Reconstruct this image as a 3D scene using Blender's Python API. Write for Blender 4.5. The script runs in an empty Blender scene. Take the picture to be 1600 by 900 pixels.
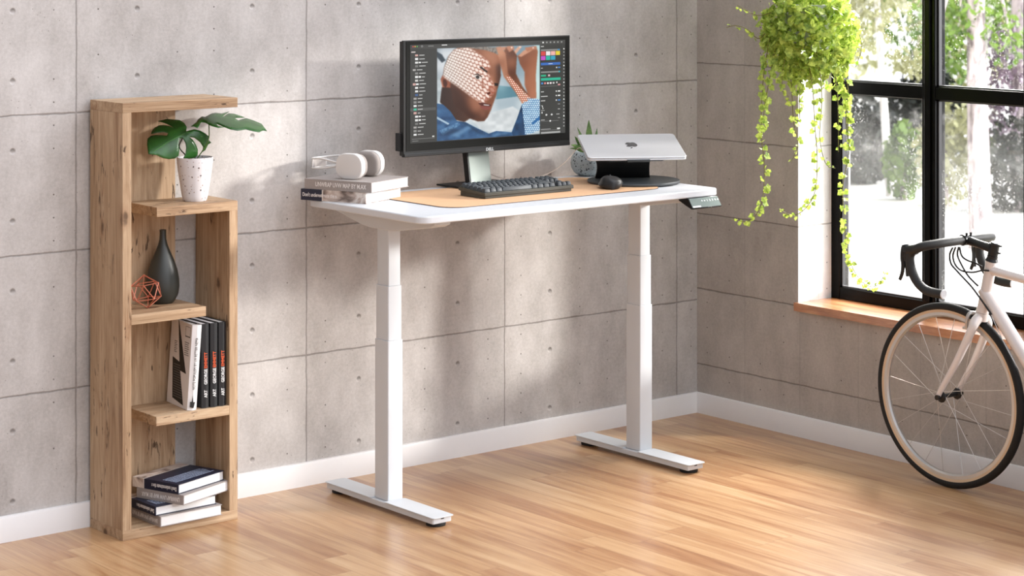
import bpy, bmesh, math, random
import numpy as np
from mathutils import Vector, Matrix, noise as mnoise
R = random.Random(7)
PI = math.pi
SC = bpy.context.scene
COL = SC.collection

# ------------------------------------------------------------------ camera model (two-point perspective)
CAM_H, HORIZON, VPX, VPY = 1.95, -76.7, 4925.0, -1905.0
FPX = math.sqrt((VPX - 800) * (800 - VPY))
ANG = math.atan2(VPX - 800, FPX)
FW = Vector((math.cos(ANG), math.sin(ANG), 0)); RT = Vector((math.sin(ANG), -math.cos(ANG), 0)); UP = Vector((0, 0, 1))
_d0 = FPX * CAM_H / (644.7 - HORIZON)
CAM = -_d0 * FW - (1089 - 800) / FPX * _d0 * RT; CAM.z = CAM_H

def ray(u, v): return FW + RT * ((u - 800) / FPX) + UP * ((HORIZON - v) / FPX)
def onZ(u, v, z): r = ray(u, v); return CAM + r * ((z - CAM.z) / r.z)
def onY(u, v, y): r = ray(u, v); return CAM + r * ((y - CAM.y) / r.y)
def onX(u, v, x): r = ray(u, v); return CAM + r * ((x - CAM.x) / r.x)
def atD(u, v, d): return CAM + ray(u, v) * d
def depth(p): return (Vector(p) - CAM).dot(FW)

# ------------------------------------------------------------------ materials
def lin(c):
    if isinstance(c, str):
        c = c.lstrip('#'); c = [int(c[i:i + 2], 16) / 255 for i in (0, 2, 4)]
        c = [x / 12.92 if x <= .04045 else ((x + .055) / 1.055) ** 2.4 for x in c]
    return tuple(c[:3]) + (1.0,)

class NT:
    """small expression builder for node trees"""
    def __init__(s, name):
        s.m = bpy.data.materials.new(name); s.m.use_nodes = True
        s.t = s.m.node_tree; s.t.nodes.clear()
        s.out = s.n('ShaderNodeOutputMaterial')
    def n(s, kind, **kw):
        x = s.t.nodes.new(kind)
        for k, v in kw.items(): setattr(x, k, v)
        return x
    def put(s, sock, v):
        if isinstance(v, bpy.types.NodeSocket): s.t.links.new(v, sock)
        elif v is not None:
            if hasattr(sock.default_value, '__len__') and not hasattr(v, '__len__'): v = [v] * len(sock.default_value)
            if hasattr(v, '__len__') and len(sock.default_value) == 3: v = v[:3]
            sock.default_value = v
    def math(s, op, a, b=None, c=None, clamp=False):
        x = s.n('ShaderNodeMath', operation=op, use_clamp=clamp)
        for i, v in enumerate((a, b, c)):
            if v is not None: s.put(x.inputs[i], v)
        return x.outputs[0]
    def vmath(s, op, a, b=None, scale=None):
        x = s.n('ShaderNodeVectorMath', operation=op)
        s.put(x.inputs[0], a)
        if b is not None: s.put(x.inputs[1], b)
        if scale is not None: s.put(x.inputs['Scale'], scale)
        return x.outputs[0] if op not in ('LENGTH', 'DOT_PRODUCT', 'DISTANCE') else x.outputs[1]
    def coord(s, which='Object'): return s.n('ShaderNodeTexCoord').outputs[which]
    def sep(s, v):
        x = s.n('ShaderNodeSeparateXYZ'); s.put(x.inputs[0], v); return x.outputs
    def comb(s, x=0, y=0, z=0):
        c = s.n('ShaderNodeCombineXYZ')
        for i, v in enumerate((x, y, z)): s.put(c.inputs[i], v)
        return c.outputs[0]
    def noise(s, vec, scale=5, detail=4, rough=.55, dist=0, color=False):
        x = s.n('ShaderNodeTexNoise'); s.put(x.inputs['Vector'], vec)
        for k, v in (('Scale', scale), ('Detail', detail), ('Roughness', rough), ('Distortion', dist)): s.put(x.inputs[k], v)
        return x.outputs['Color' if color else 'Fac']
    def voro(s, vec, scale=5, feature='F1', out='Distance', rand=1):
        x = s.n('ShaderNodeTexVoronoi', feature=feature); s.put(x.inputs['Vector'], vec); s.put(x.inputs['Scale'], scale)
        s.put(x.inputs['Randomness'], rand); return x.outputs[out]
    def ramp(s, fac, stops, interp='LINEAR'):
        x = s.n('ShaderNodeValToRGB'); s.put(x.inputs[0], fac); cr = x.color_ramp; cr.interpolation = interp
        while len(cr.elements) < len(stops): cr.elements.new(.5)
        for e, (p, c) in zip(cr.elements, stops):
            e.position = p; e.color = lin(c) if not isinstance(c, (int, float)) else (c, c, c, 1)
        return x.outputs[0]
    def mix(s, fac, a, b, blend='MIX'):
        x = s.n('ShaderNodeMix', data_type='RGBA', blend_type=blend); s.put(x.inputs[0], fac)
        s.put(x.inputs[6], lin(a) if isinstance(a, (str, tuple)) else a); s.put(x.inputs[7], lin(b) if isinstance(b, (str, tuple)) else b)
        return x.outputs[2]
    def step(s, v, lo, hi):
        x = s.n('ShaderNodeMapRange', interpolation_type='SMOOTHSTEP'); s.put(x.inputs[0], v); s.put(x.inputs[1], lo); s.put(x.inputs[2], hi)
        return x.outputs[0]
    def bump(s, h, strength=.3, dist=.01):
        x = s.n('ShaderNodeBump'); s.put(x.inputs['Strength'], strength); s.put(x.inputs['Distance'], dist); s.put(x.inputs['Height'], h)
        return x.outputs[0]
    def prin(s, color, rough=.5, metal=0, spec=.5, normal=None, coat=0, sheen=0, **kw):
        x = s.n('ShaderNodeBsdfPrincipled')
        s.put(x.inputs['Base Color'], lin(color) if isinstance(color, (str, tuple)) else color)
        s.put(x.inputs['Roughness'], rough); s.put(x.inputs['Metallic'], metal); s.put(x.inputs['Specular IOR Level'], spec)
        s.put(x.inputs['Coat Weight'], coat); s.put(x.inputs['Sheen Weight'], sheen)
        if normal is not None: s.put(x.inputs['Normal'], normal)
        for k, v in kw.items(): s.put(x.inputs[k], v)
        return x.outputs[0]
    def done(s, shader):
        s.t.links.new(shader, s.out.inputs[0]); return s.m

_pl = {}
def plain(name, color, rough=.5, metal=0, spec=.5, coat=0, vary=.04, scale=30, bump=0):
    """procedural paint / plastic / metal: slight mottling and micro bump"""
    if name in _pl: return _pl[name]
    t = NT(name); c = t.coord()
    f = t.noise(c, scale, 3)
    a = lin(color)
    lo = tuple(max(0, x * (1 - vary)) for x in a[:3]); hi = tuple(min(1, x * (1 + vary)) for x in a[:3])
    colr = t.mix(f, lo, hi)
    nrm = t.bump(t.noise(c, 400, 2), bump, .001) if bump else None
    _pl[name] = t.done(t.prin(colr, rough, metal, spec, nrm, coat)); return _pl[name]

# ------------------------------------------------------------------ mesh helpers
def NB(): return bmesh.new()
def add_box(bm, a, b, mi=0):
    x0, y0, z0 = a; x1, y1, z1 = b
    vs = [bm.verts.new(p) for p in ((x0, y0, z0), (x1, y0, z0), (x1, y1, z0), (x0, y1, z0), (x0, y0, z1), (x1, y0, z1), (x1, y1, z1), (x0, y1, z1))]
    fs = [bm.faces.new([vs[i] for i in q]) for q in ((3, 2, 1, 0), (4, 5, 6, 7), (0, 1, 5, 4), (1, 2, 6, 5), (2, 3, 7, 6), (3, 0, 4, 7))]
    for f in fs: f.material_index = mi
    return vs
def add_prism(bm, poly, f0, f1, mi=0):
    """poly: list of 2-D points; f0/f1 map a 2-D point to the two end surfaces"""
    a = [bm.verts.new(f0(p)) for p in poly]; b = [bm.verts.new(f1(p)) for p in poly]
    n = len(poly); fs = [bm.faces.new(a[::-1]), bm.faces.new(b)]
    for i in range(n): fs.append(bm.faces.new((a[i], a[(i + 1) % n], b[(i + 1) % n], b[i])))
    for f in fs: f.material_index = mi
    return a, b
def prism_z(bm, poly, z0, z1, mi=0): return add_prism(bm, poly, lambda p: (p[0], p[1], z0), lambda p: (p[0], p[1], z1), mi)
def rrect(x0, y0, x1, y1, r, n=8):
    out = []
    for cx, cy, a0 in ((x1 - r, y1 - r, 0), (x0 + r, y1 - r, 90), (x0 + r, y0 + r, 180), (x1 - r, y0 + r, 270)):
        for i in range(n + 1):
            a = math.radians(a0 + 90 * i / n); out.append((cx + r * math.cos(a), cy + r * math.sin(a)))
    return out
def loft(bm, rings, cap0=True, cap1=True, closed=False, mi=0):
    vr = [[bm.verts.new(p) for p in r] for r in rings]
    n = len(rings[0]); fs = []
    pairs = list(zip(vr[:-1], vr[1:])) + ([(vr[-1], vr[0])] if closed else [])
    for a, b in pairs:
        for i in range(n): fs.append(bm.faces.new((a[i], a[(i + 1) % n], b[(i + 1) % n], b[i])))
    if not closed:
        if cap0: fs.append(bm.faces.new(vr[0][::-1]))
        if cap1: fs.append(bm.faces.new(vr[-1]))
    for f in fs: f.material_index = mi
    return vr
def lathe(bm, prof, seg=40, c=(0, 0, 0), mi=0, cap0=True, cap1=True):
    rings = [[(c[0] + r * math.cos(2 * PI * k / seg), c[1] + r * math.sin(2 * PI * k / seg), c[2] + z) for k in range(seg)] for r, z in prof]
    loft(bm, rings, cap0, cap1, mi=mi)
def smooth_path(pts, n=8):
    pts = [Vector(p) for p in pts]
    if len(pts) < 3: return pts
    P = [pts[0] * 2 - pts[1]] + pts + [pts[-1] * 2 - pts[-2]]; out = []
    for i in range(1, len(P) - 2):
        for k in range(n):
            t = k / n; a, b, c, d = P[i - 1:i + 3]
            out.append(.5 * (2 * b + (c - a) * t + (2 * a - 5 * b + 4 * c - d) * t * t + (3 * b - a - 3 * c + d) * t ** 3))
    return out + [pts[-1]]
def tube(bm, pts, r, seg=12, closed=False, mi=0, flat=1.0, upv=None):
    pts = [Vector(p) for p in pts]; n = len(pts)
    rs = r if hasattr(r, '__len__') else [r] * n
    if len(rs) != n: rs = [rs[0] + (rs[-1] - rs[0]) * i / (n - 1) for i in range(n)]
    tang = []
    for i in range(n):
        a = pts[(i - 1) % n] if (i or closed) else pts[i]; b = pts[(i + 1) % n] if (i < n - 1 or closed) else pts[i]
        tang.append((b - a).normalized())
    ref = Vector(upv) if upv else (Vector((0, 0, 1)) if abs(tang[0].z) < .9 else Vector((1, 0, 0)))
    nrm = (ref - tang[0] * ref.dot(tang[0])).normalized(); rings = []
    for i in range(n):
        nrm = (nrm - tang[i] * nrm.dot(tang[i])).normalized(); bn = tang[i].cross(nrm)
        rings.append([pts[i] + nrm * (math.cos(2 * PI * k / seg) * rs[i] * flat) + bn * (math.sin(2 * PI * k / seg) * rs[i]) for k in range(seg)])
    loft(bm, rings, closed=closed, mi=mi)
def torus(bm, c, axes, Rm, prof, seg=96, mi=0):
    """ring of a closed cross-section prof [(radial offset, axial offset)] about centre c; axes=(e1,e2,axis)"""
    e1, e2, ax = [Vector(a) for a in axes]; rings = []
    for i in range(seg):
        a = 2 * PI * i / seg; d = e1 * math.cos(a) + e2 * math.sin(a)
        rings.append([Vector(c) + d * (Rm + p[0]) + ax * p[1] for p in prof])
    loft(bm, rings, closed=True, mi=mi)
def ball(bm, c, r, seg=16, sc=(1, 1, 1), mi=0):
    n0 = len(bm.faces)
    m = Matrix.Translation(c) @ Matrix.Diagonal((r * sc[0], r * sc[1], r * sc[2], 1))
    bmesh.ops.create_uvsphere(bm, u_segments=seg, v_segments=max(6, seg // 2), radius=1, matrix=m)
    bm.faces.ensure_lookup_table()
    for f in bm.faces[n0:]: f.material_index = mi

OFF = {}
def obj(name, bm, mats, parent=None, bevel=0, bseg=2, smooth=None, world=True, sub=0, fix=True):
    """links ONE mesh; with world=True the coordinates are world ones and get shifted into the parent's frame"""
    if fix: bmesh.ops.recalc_face_normals(bm, faces=bm.faces)
    off = OFF.get(parent.name, Vector()) if parent else Vector()
    if world and parent: bmesh.ops.translate(bm, verts=bm.verts, vec=-off)
    me = bpy.data.meshes.new(name); bm.to_mesh(me); bm.free()
    for m in (mats if isinstance(mats, (list, tuple)) else [mats]): me.materials.append(m)
    if smooth is not None:
        me.polygons.foreach_set('use_smooth', [True] * len(me.polygons)); me.set_sharp_from_angle(angle=math.radians(smooth))
    o = bpy.data.objects.new(name, me); COL.objects.link(o)
    if parent: o.parent = parent
    OFF[o.name] = off.copy()
    if bevel:
        b = o.modifiers.new('bevel', 'BEVEL'); b.width = bevel; b.segments = bseg; b.limit_method = 'ANGLE'; b.angle_limit = math.radians(40); b.harden_normals = False
        me.polygons.foreach_set('use_smooth', [True] * len(me.polygons)); me.set_sharp_from_angle(angle=math.radians(35))
    if sub:
        s = o.modifiers.new('sub', 'SUBSURF'); s.levels = s.render_levels = sub
    return o
def tag(o, label=None, cat=None, group=None, kind=None):
    for k, v in (('label', label), ('category', cat), ('group', group), ('kind', kind)):
        if v: o[k] = v
    return o
def thing(name, label, cat, loc=(0, 0, 0), rotz=0, group=None):
    o = bpy.data.objects.new(name, None); o.empty_display_size = .05; COL.objects.link(o)
    o.location = loc; o.rotation_euler = (0, 0, rotz); OFF[o.name] = Vector(loc)
    return tag(o, label, cat, group)
def struct(name, bm, m, parent=None, **kw):
    o = obj(name, bm, m, parent, **kw)
    if not parent: o['kind'] = 'structure'
    return o
def dup(root, loc, rotz=0, label=None):
    r = root.copy(); COL.objects.link(r); r.location = loc; r.rotation_euler = (0, 0, rotz); OFF[r.name] = Vector(loc)
    if label: r['label'] = label
    for ch in list(root.children):
        c = ch.copy(); COL.objects.link(c); c.parent = r
        for g in list(ch.children):
            d = g.copy(); COL.objects.link(d); d.parent = c
    return r
def text_bm(s, size, mat4, extrude=.0003, align='CENTER', width=None, bold=0):
    """lettering as a mesh: text lies in the XY plane, then mat4"""
    cu = bpy.data.curves.new('t', 'FONT'); cu.body = s; cu.size = size; cu.align_x = align; cu.align_y = 'CENTER'; cu.extrude = extrude; cu.resolution_u = 3
    if bold: cu.offset = bold
    o = bpy.data.objects.new('t', cu); COL.objects.link(o)
    dg = bpy.context.evaluated_depsgraph_get(); me = bpy.data.meshes.new_from_object(o.evaluated_get(dg))
    bm = NB(); bm.from_mesh(me)
    if width and bm.verts:
        w = max(v.co.x for v in bm.verts) - min(v.co.x for v in bm.verts)
        bmesh.ops.scale(bm, vec=(width / w, 1, 1), verts=bm.verts)
    bmesh.ops.transform(bm, matrix=mat4, verts=bm.verts)
    COL.objects.unlink(o); bpy.data.objects.remove(o); bpy.data.curves.remove(cu); bpy.data.meshes.remove(me)
    return bm
def frame(o, x, y):
    """matrix whose X,Y axes are x,y at origin o"""
    x = Vector(x).normalized(); y = Vector(y).normalized(); z = x.cross(y)
    m = Matrix((x, y, z)).transposed().to_4x4(); m.translation = Vector(o); return m
W_BASE, W_FRONT, W_EAST, SUN_E, SUN_A, AREA_E, TREE_FILL_E, SUN_D = .28, 1.6, 4.4, 4.7, 6.0, 650, 1000, (-1.30, 1, -.41)
# ------------------------------------------------------------------ surfaces of the room
def per(t, x, x0, P):
    f = t.math('FRACT', t.math('ADD', t.math('DIVIDE', t.math('SUBTRACT', x, x0), P), .5))
    return t.math('MULTIPLY', t.math('ABSOLUTE', t.math('SUBTRACT', f, .5)), P)
def mat_concrete(name, axis, j0, jp, z0, zp, holes, dots, base=('#a09a95', '#cac5c1'), vline=.9):
    t = NT(name); c = t.coord(); sx, sy, sz = t.sep(c)
    h = sx if axis == 'x' else sy
    w = t.math('MULTIPLY', t.math('SUBTRACT', t.noise(c, 14, 3), .5), .008)
    dj = per(t, t.math('ADD', h, w), j0, jp); dz = per(t, t.math('ADD', sz, w), z0, zp)
    thick = t.math('MULTIPLY', t.math('ADD', t.noise(c, 9, 2), .4), .0050)
    lv = t.math('SUBTRACT', 1, t.step(t.math('DIVIDE', dj, thick), .25, 1)); lh = t.math('SUBTRACT', 1, t.step(t.math('DIVIDE', dz, thick), .25, 1))
    line = t.math('MAXIMUM', t.math('MULTIPLY', lv, vline), lh)
    big = t.noise(c, 1.7, 5, .6); mid = t.noise(t.vmath('MULTIPLY', c, (1, 1, .55)), 9, 6, .65); fine = t.noise(c, 85, 5, .78)
    pan = t.n('ShaderNodeTexWhiteNoise', noise_dimensions='2D')
    cell = t.comb(t.math('FLOOR', t.math('DIVIDE', t.math('SUBTRACT', h, j0), jp)), t.math('FLOOR', t.math('DIVIDE', t.math('SUBTRACT', sz, z0), zp)), 0)
    t.put(pan.inputs['Vector'], cell)
    v = t.math('ADD', t.math('MULTIPLY', big, .30), t.math('MULTIPLY', mid, .38)); v = t.math('ADD', v, t.math('MULTIPLY', fine, .32))
    v = t.math('ADD', v, t.math('MULTIPLY', t.math('SUBTRACT', pan.outputs[0], .5), .05))
    col = t.ramp(v, [(.36, base[0]), (.62, base[1])])
    # stains below the joints, pores
    stain = t.math('MULTIPLY', t.math('SUBTRACT', 1, t.step(dz, 0, .035)), t.step(t.noise(t.vmath('MULTIPLY', c, (1, 1, .25)), 22, 3), .48, .75))
    col = t.mix(t.math('MULTIPLY', stain, .16), col, '#857a70')
    pore = t.math('MULTIPLY', t.math('SUBTRACT', 1, t.step(t.voro(c, 46), .05, .11)), t.step(t.noise(c, 5, 3), .5, .62))
    col = t.mix(t.math('MULTIPLY', pore, .6), col, '#6b6159')
    # nail dots
    dotm = None
    for (o, p) in dots[0]:
        hd = per(t, h, j0 + o, p); zd = per(t, sz, z0 + dots[1] * .5, dots[1])
        r = t.math('SQRT', t.math('ADD', t.math('MULTIPLY', hd, hd), t.math('MULTIPLY', zd, zd)))
        m = t.math('SUBTRACT', 1, t.step(r, .0017, .0036)); dotm = m if dotm is None else t.math('MAXIMUM', dotm, m)
    ok = t.step(t.noise(c, 13, 1), .44, .52)
    dotm = t.math('MULTIPLY', dotm, ok)
    col = t.mix(t.math('MULTIPLY', dotm, .85), col, '#4a423c')
    height = t.math('ADD', t.math('MULTIPLY', mid, .22), t.math('MULTIPLY', fine, .2))
    height = t.math('SUBTRACT', height, t.math('MULTIPLY', line, .8)); height = t.math('SUBTRACT', height, t.math('MULTIPLY', pore, .5)); height = t.math('SUBTRACT', height, t.math('MULTIPLY', dotm, .6))
    if holes:
        hd = per(t, h, j0 + holes[0] / 2, holes[0]); zd = per(t, sz, z0 + holes[1] / 2, holes[1])
        r = t.math('SQRT', t.math('ADD', t.math('MULTIPLY', hd, hd), t.math('MULTIPLY', zd, zd)))
        m = t.math('SUBTRACT', 1, t.step(r, .006, .0125)); height = t.math('SUBTRACT', height, t.math('MULTIPLY', m, 1.5))
        zl = t.math('SUBTRACT', t.math('FRACT', t.math('ADD', t.math('DIVIDE', t.math('SUBTRACT', sz, z0 + holes[1] / 2), holes[1]), .5)), .5)
        shade = t.math('MULTIPLY', m, t.step(zl, -.03, .02)); col = t.mix(t.math('MULTIPLY', shade, .6), col, '#38312c')
    col = t.mix(t.math('MULTIPLY', line, .52), col, '#463d37')
    return t.done(t.prin(col, .78, spec=.3, normal=t.bump(height, .35, .006)))
M_BACK = mat_concrete('concrete_back', 'x', -.1058, .928, .0107, .4642, (.464, .232), (((.083, .928), (-.083, .928), (.39, .928), (-.39, .928)), .0774))
M_RIGHT = mat_concrete('concrete_right', 'y', -.2705, .311, .2057, .3177, None, (((.09, .311), (-.09, .311)), .106), base=('#9f9891', '#c2bbb4'), vline=.22)

M_REVEAL_LIT = mat_concrete('concrete_reveal_lit', 'x', .13, .4, .2057, .3177, None, (((.05, .4),), .106), base=('#dcdbd9', '#efeeec'), vline=.25)  # whitened wall concrete: window light on the reveal is put into the colour
def mat_floor():
    t = NT('honey_wood_planks'); c = t.coord(); x, y, z = t.sep(c); W, L = .098, 1.15
    row = t.math('FLOOR', t.math('DIVIDE', x, W))
    wn = t.n('ShaderNodeTexWhiteNoise', noise_dimensions='1D'); t.put(wn.inputs['W'], row)
    yy = t.math('ADD', y, t.math('MULTIPLY', wn.outputs[0], 3.1)); seg = t.math('FLOOR', t.math('DIVIDE', yy, L))
    w2 = t.n('ShaderNodeTexWhiteNoise', noise_dimensions='2D'); t.put(w2.inputs['Vector'], t.comb(row, seg, 0)); rnd = w2.outputs[0]
    gx = t.comb(t.math('ADD', t.math('MULTIPLY', x, 26), t.math('MULTIPLY', rnd, 37)), t.math('MULTIPLY', y, 1.5), t.math('MULTIPLY', rnd, 19))
    g1 = t.noise(gx, 1, 6, .6, .8); g2 = t.noise(t.vmath('MULTIPLY', gx, (6, 3, 1)), 1, 3, .6); patch = t.noise(t.vmath('MULTIPLY', gx, (.16, .5, 1)), 1, 3, .5, .4)
    v = t.math('ADD', t.math('MULTIPLY', g1, .42), t.math('ADD', t.math('MULTIPLY', g2, .14), t.math('ADD', t.math('MULTIPLY', rnd, .10), t.math('MULTIPLY', patch, .40))))
    col = t.ramp(v, [(.30, '#77482d'), (.44, '#a3744e'), (.56, '#bf966c'), (.72, '#d6b68f')])
    dx = per(t, x, 0, W); dy = per(t, yy, 0, L)
    ln = t.math('MAXIMUM', t.math('SUBTRACT', 1, t.step(dx, .0003, .0013)), t.math('SUBTRACT', 1, t.step(dy, .0003, .0016)))
    col = t.mix(t.math('MULTIPLY', ln, .42), col, '#5a351d')
    rough = t.math('ADD', .24, t.math('MULTIPLY', g1, .16))
    return t.done(t.prin(col, rough, spec=.5, normal=t.bump(t.math('SUBTRACT', t.math('MULTIPLY', g2, .15), ln), .12, .002), coat=.25, **{'Coat Roughness': .22}))
M_FLOOR = mat_floor()
def mat_oak(name, axis, tint=0):
    t = NT(name); c = t.coord(); oi = t.n('ShaderNodeObjectInfo').outputs['Random']
    c = t.vmath('ADD', c, t.comb(t.math('MULTIPLY', oi, 7.3), t.math('MULTIPLY', oi, 3.9), t.math('MULTIPLY', oi, 5.1)))
    s = {'z': (1, 1, .085), 'x': (.085, 1, 1), 'y': (1, .085, 1)}[axis]; s2 = {'z': (1, 1, .025), 'x': (.025, 1, 1), 'y': (1, .025, 1)}[axis]
    a = t.vmath('MULTIPLY', c, s); b = t.vmath('MULTIPLY', c, s2)
    g1 = t.noise(a, 26, 7, .62, 1.4); g2 = t.noise(b, 260, 3, .6); pat = t.noise(a, 7, 3, .5, .6)
    v = t.math('ADD', t.math('MULTIPLY', g1, .5), t.math('ADD', t.math('MULTIPLY', g2, .28), t.math('MULTIPLY', pat, .25)))
    col = t.ramp(v, [(.36, '#7b5d45'), (.47, '#a58768'), (.58, '#bb9f80'), (.72, '#d0b899')])
    streak = t.step(t.noise(t.vmath('MULTIPLY', c, s), 15, 4, .6, 2.2), .60, .69)
    col = t.mix(t.math('MULTIPLY', streak, .5), col, '#8a5c3b')
    ck = t.vmath('MULTIPLY', c, {'z': (1, 1, .14), 'x': (.14, 1, 1), 'y': (1, .14, 1)}[axis])
    crack = t.math('MULTIPLY', t.step(t.noise(ck, 55, 3, .6, 1.6), .60, .645), t.step(t.noise(c, 6.5, 2), .50, .57))
    kv = t.vmath('MULTIPLY', c, {'z': (1, 1, .45), 'x': (.45, 1, 1), 'y': (1, .45, 1)}[axis])
    kv = t.vmath('ADD', kv, t.vmath('SCALE', t.noise(c, 30, 3, color=True), scale=.014))
    knot = t.math('SUBTRACT', 1, t.step(t.voro(kv, 7.0), .05, .11))
    col = t.mix(t.math('MULTIPLY', t.math('SUBTRACT', 1, t.step(t.voro(kv, 7.0), .07, .20)), .35), col, '#8b5f3e')
    dark = t.math('MAXIMUM', crack, t.math('MULTIPLY', knot, .85)); col = t.mix(t.math('MULTIPLY', dark, .85), col, '#3d2717')
    hgt = t.math('SUBTRACT', t.math('MULTIPLY', g2, .25), dark)
    return t.done(t.prin(col, .58, spec=.35, normal=t.bump(hgt, .3, .003)))
OAK_Z, OAK_X = mat_oak('rustic_oak_upright', 'z'), mat_oak('rustic_oak_level', 'x')
def mat_sill():
    t = NT('sill_wood'); c = t.vmath('MULTIPLY', t.coord(), (1, .07, 1)); g = t.noise(c, 34, 6, .6, 1.5); g2 = t.noise(c, 210, 3)
    v = t.math('ADD', t.math('MULTIPLY', g, .75), t.math('MULTIPLY', g2, .25))
    return t.done(t.prin(t.ramp(v, [(.32, '#935a34'), (.5, '#b9794c'), (.7, '#d3a070')]), .32, normal=t.bump(g2, .08, .002), coat=1.0, **{'Coat Roughness': .2, 'Coat IOR': 1.7}))
M_SILL = mat_sill()
M_WHITE = plain('white_trim_paint', '#e9e6e4', .45, vary=.015)
M_BLACKFRAME = plain('black_window_metal', '#040404', .3, spec=.12)
def mat_glass():
    t = NT('dusty_glass'); c = t.coord()
    lw = t.n('ShaderNodeFresnel'); t.put(lw.inputs['IOR'], 1.35)
    tr = t.n('ShaderNodeBsdfTransparent'); gl = t.n('ShaderNodeBsdfGlossy'); t.put(gl.inputs['Roughness'], .02)
    m1 = t.n('ShaderNodeMixShader'); t.put(m1.inputs[0], t.math('MULTIPLY', lw.outputs[0], .8)); t.put(m1.inputs[1], tr.outputs[0]); t.put(m1.inputs[2], gl.outputs[0])
    df = t.n('ShaderNodeBsdfTranslucent'); t.put(df.inputs['Color'], (.6, .6, .6, 1)); d2 = t.n('ShaderNodeBsdfDiffuse'); t.put(d2.inputs['Color'], (.7, .7, .7, 1))
    dd = t.n('ShaderNodeMixShader'); t.put(dd.inputs[0], .4); t.put(dd.inputs[1], df.outputs[0]); t.put(dd.inputs[2], d2.outputs[0])
    zone = t.step(t.noise(c, 3.2, 3, .6), .42, .66)
    sp = t.math('MULTIPLY', t.step(t.noise(c, 110, 4, .75), .575, .64), zone)
    cloud = t.math('MULTIPLY', t.step(t.noise(c, 5.5, 6, .7, .6), .50, .74), .13)
    z = t.sep(c)[2]; low = t.math('MULTIPLY', t.math('SUBTRACT', 1, t.step(z, .60, .86)), .06)
    dust = t.math('MINIMUM', t.math('ADD', t.math('ADD', t.math('MULTIPLY', sp, .7), cloud), low), .75)
    m2 = t.n('ShaderNodeMixShader'); t.put(m2.inputs[0], dust); t.put(m2.inputs[1], m1.outputs[0]); t.put(m2.inputs[2], dd.outputs[0])
    return t.done(m2.outputs[0])
M_GLASS = mat_glass()

WY, WX = .012, .012          # wall planes just behind the baseboard faces
ZT = 3.3
b = NB(); add_box(b, (-8.5, WY, 0), (.62, .32, ZT)); struct('wall_back', b, M_BACK)
OY0, OY1, OZ0, OZ1 = -2.52, -.572, .520, 2.27      # window opening in the right wall
b = NB()
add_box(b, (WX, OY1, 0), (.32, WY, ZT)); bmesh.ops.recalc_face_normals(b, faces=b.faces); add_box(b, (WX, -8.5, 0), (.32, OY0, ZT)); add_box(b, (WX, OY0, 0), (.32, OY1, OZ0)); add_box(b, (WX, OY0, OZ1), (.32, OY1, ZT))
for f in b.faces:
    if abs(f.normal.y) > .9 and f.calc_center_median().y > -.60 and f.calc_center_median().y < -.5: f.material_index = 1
struct('wall_right', b, (M_RIGHT, M_REVEAL_LIT), fix=False)
b = NB(); add_box(b, (-9, -9, -.2), (.32, .32, 0)); struct('floor', b, M_FLOOR)
def baseboard(name, f):
    b = NB(); add_prism(b, [(0, 0), (0, .078), (.003, .0845), (.0118, .086), (.0118, 0)], lambda p: f(p, 0), lambda p: f(p, 1)); struct(name, b, M_WHITE, smooth=50)
baseboard('baseboard_back', lambda p, e: (-8.4 if not e else p[0] * .0 + .0119, p[0], p[1]))
baseboard('baseboard_right', lambda p, e: (p[0], -8.4 if not e else -.0002, p[1]))

# window: frame, glazing bars, six panes, wooden sill
win = thing('window_1', 'black metal framed window with dusty panes above a wooden sill', 'window', (.2, OY1, OZ0)); win['kind'] = 'structure'
FX0, FX1 = .205, .262
ybar = [OY1, -1.052, -1.117, -1.537, -1.602, OY0]
zb0, zb1 = .538, 2.27
b = NB()
add_box(b, (FX0, OY1 - .046, zb0), (FX1, OY1, zb1)); add_box(b, (FX0, OY0, zb0), (FX1, OY0 + .05, zb1))
add_box(b, (FX0, OY0 + .05, zb0), (FX1, OY1 - .046, zb0 + .047)); add_box(b, (FX0, OY0 + .05, zb1 - .05), (FX1, OY1 - .046, zb1))
obj('window_frame', b, M_BLACKFRAME, win, bevel=.003)
for y0, y1 in ((-1.117, -1.052), (-1.602, -1.537)):
    b = NB(); add_box(b, (FX0 - .006, y0, zb0 + .047), (FX1, y1, zb1 - .05)); add_box(b, (FX0 - .016, y0 + .018, zb0 + .047), (FX0 - .006, y1 - .018, zb1 - .05))
    obj('mullion', b, M_BLACKFRAME, win, bevel=.003)
cols = [(-1.052, OY1 - .046), (-1.537, -1.117), (OY0 + .05, -1.602)]
for y0, y1 in cols:
    b = NB(); add_box(b, (FX0 - .004, y0, 1.372), (FX1, y1, 1.423)); obj('glazing_bar', b, M_BLACKFRAME, win, bevel=.003)
    for z0, z1 in ((zb0 + .047, 1.372), (1.423, zb1 - .05)):
        b = NB(); vs = [b.verts.new(p) for p in ((.236, y0, z0), (.236, y1, z0), (.236, y1, z1), (.236, y0, z1))]; b.faces.new(vs)
        obj('pane', b, M_GLASS, win)
        b = NB()
        for q in (((FX0 + .012, y0, z0), (.234, y0 + .006, z1)), ((FX0 + .012, y1 - .006, z0), (.234, y1, z1)), ((FX0 + .012, y0, z0), (.234, y1, z0 + .006)), ((FX0 + .012, y0, z1 - .006), (.234, y1, z1))): add_box(b, *q)
        obj('glazing_bead', b, plain('grey_bead', '#3a3a3c', .3), win)
b = NB(); add_box(b, (-.006, OY0, .505), (.26, OY1 + .0, .5375)); add_box(b, (-.006, OY1, .505), (.0118, OY1 + .008, .5375)); bmesh.ops.remove_doubles(b, verts=b.verts, dist=1e-5)
obj('window_sill', b, M_SILL, win)
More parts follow.
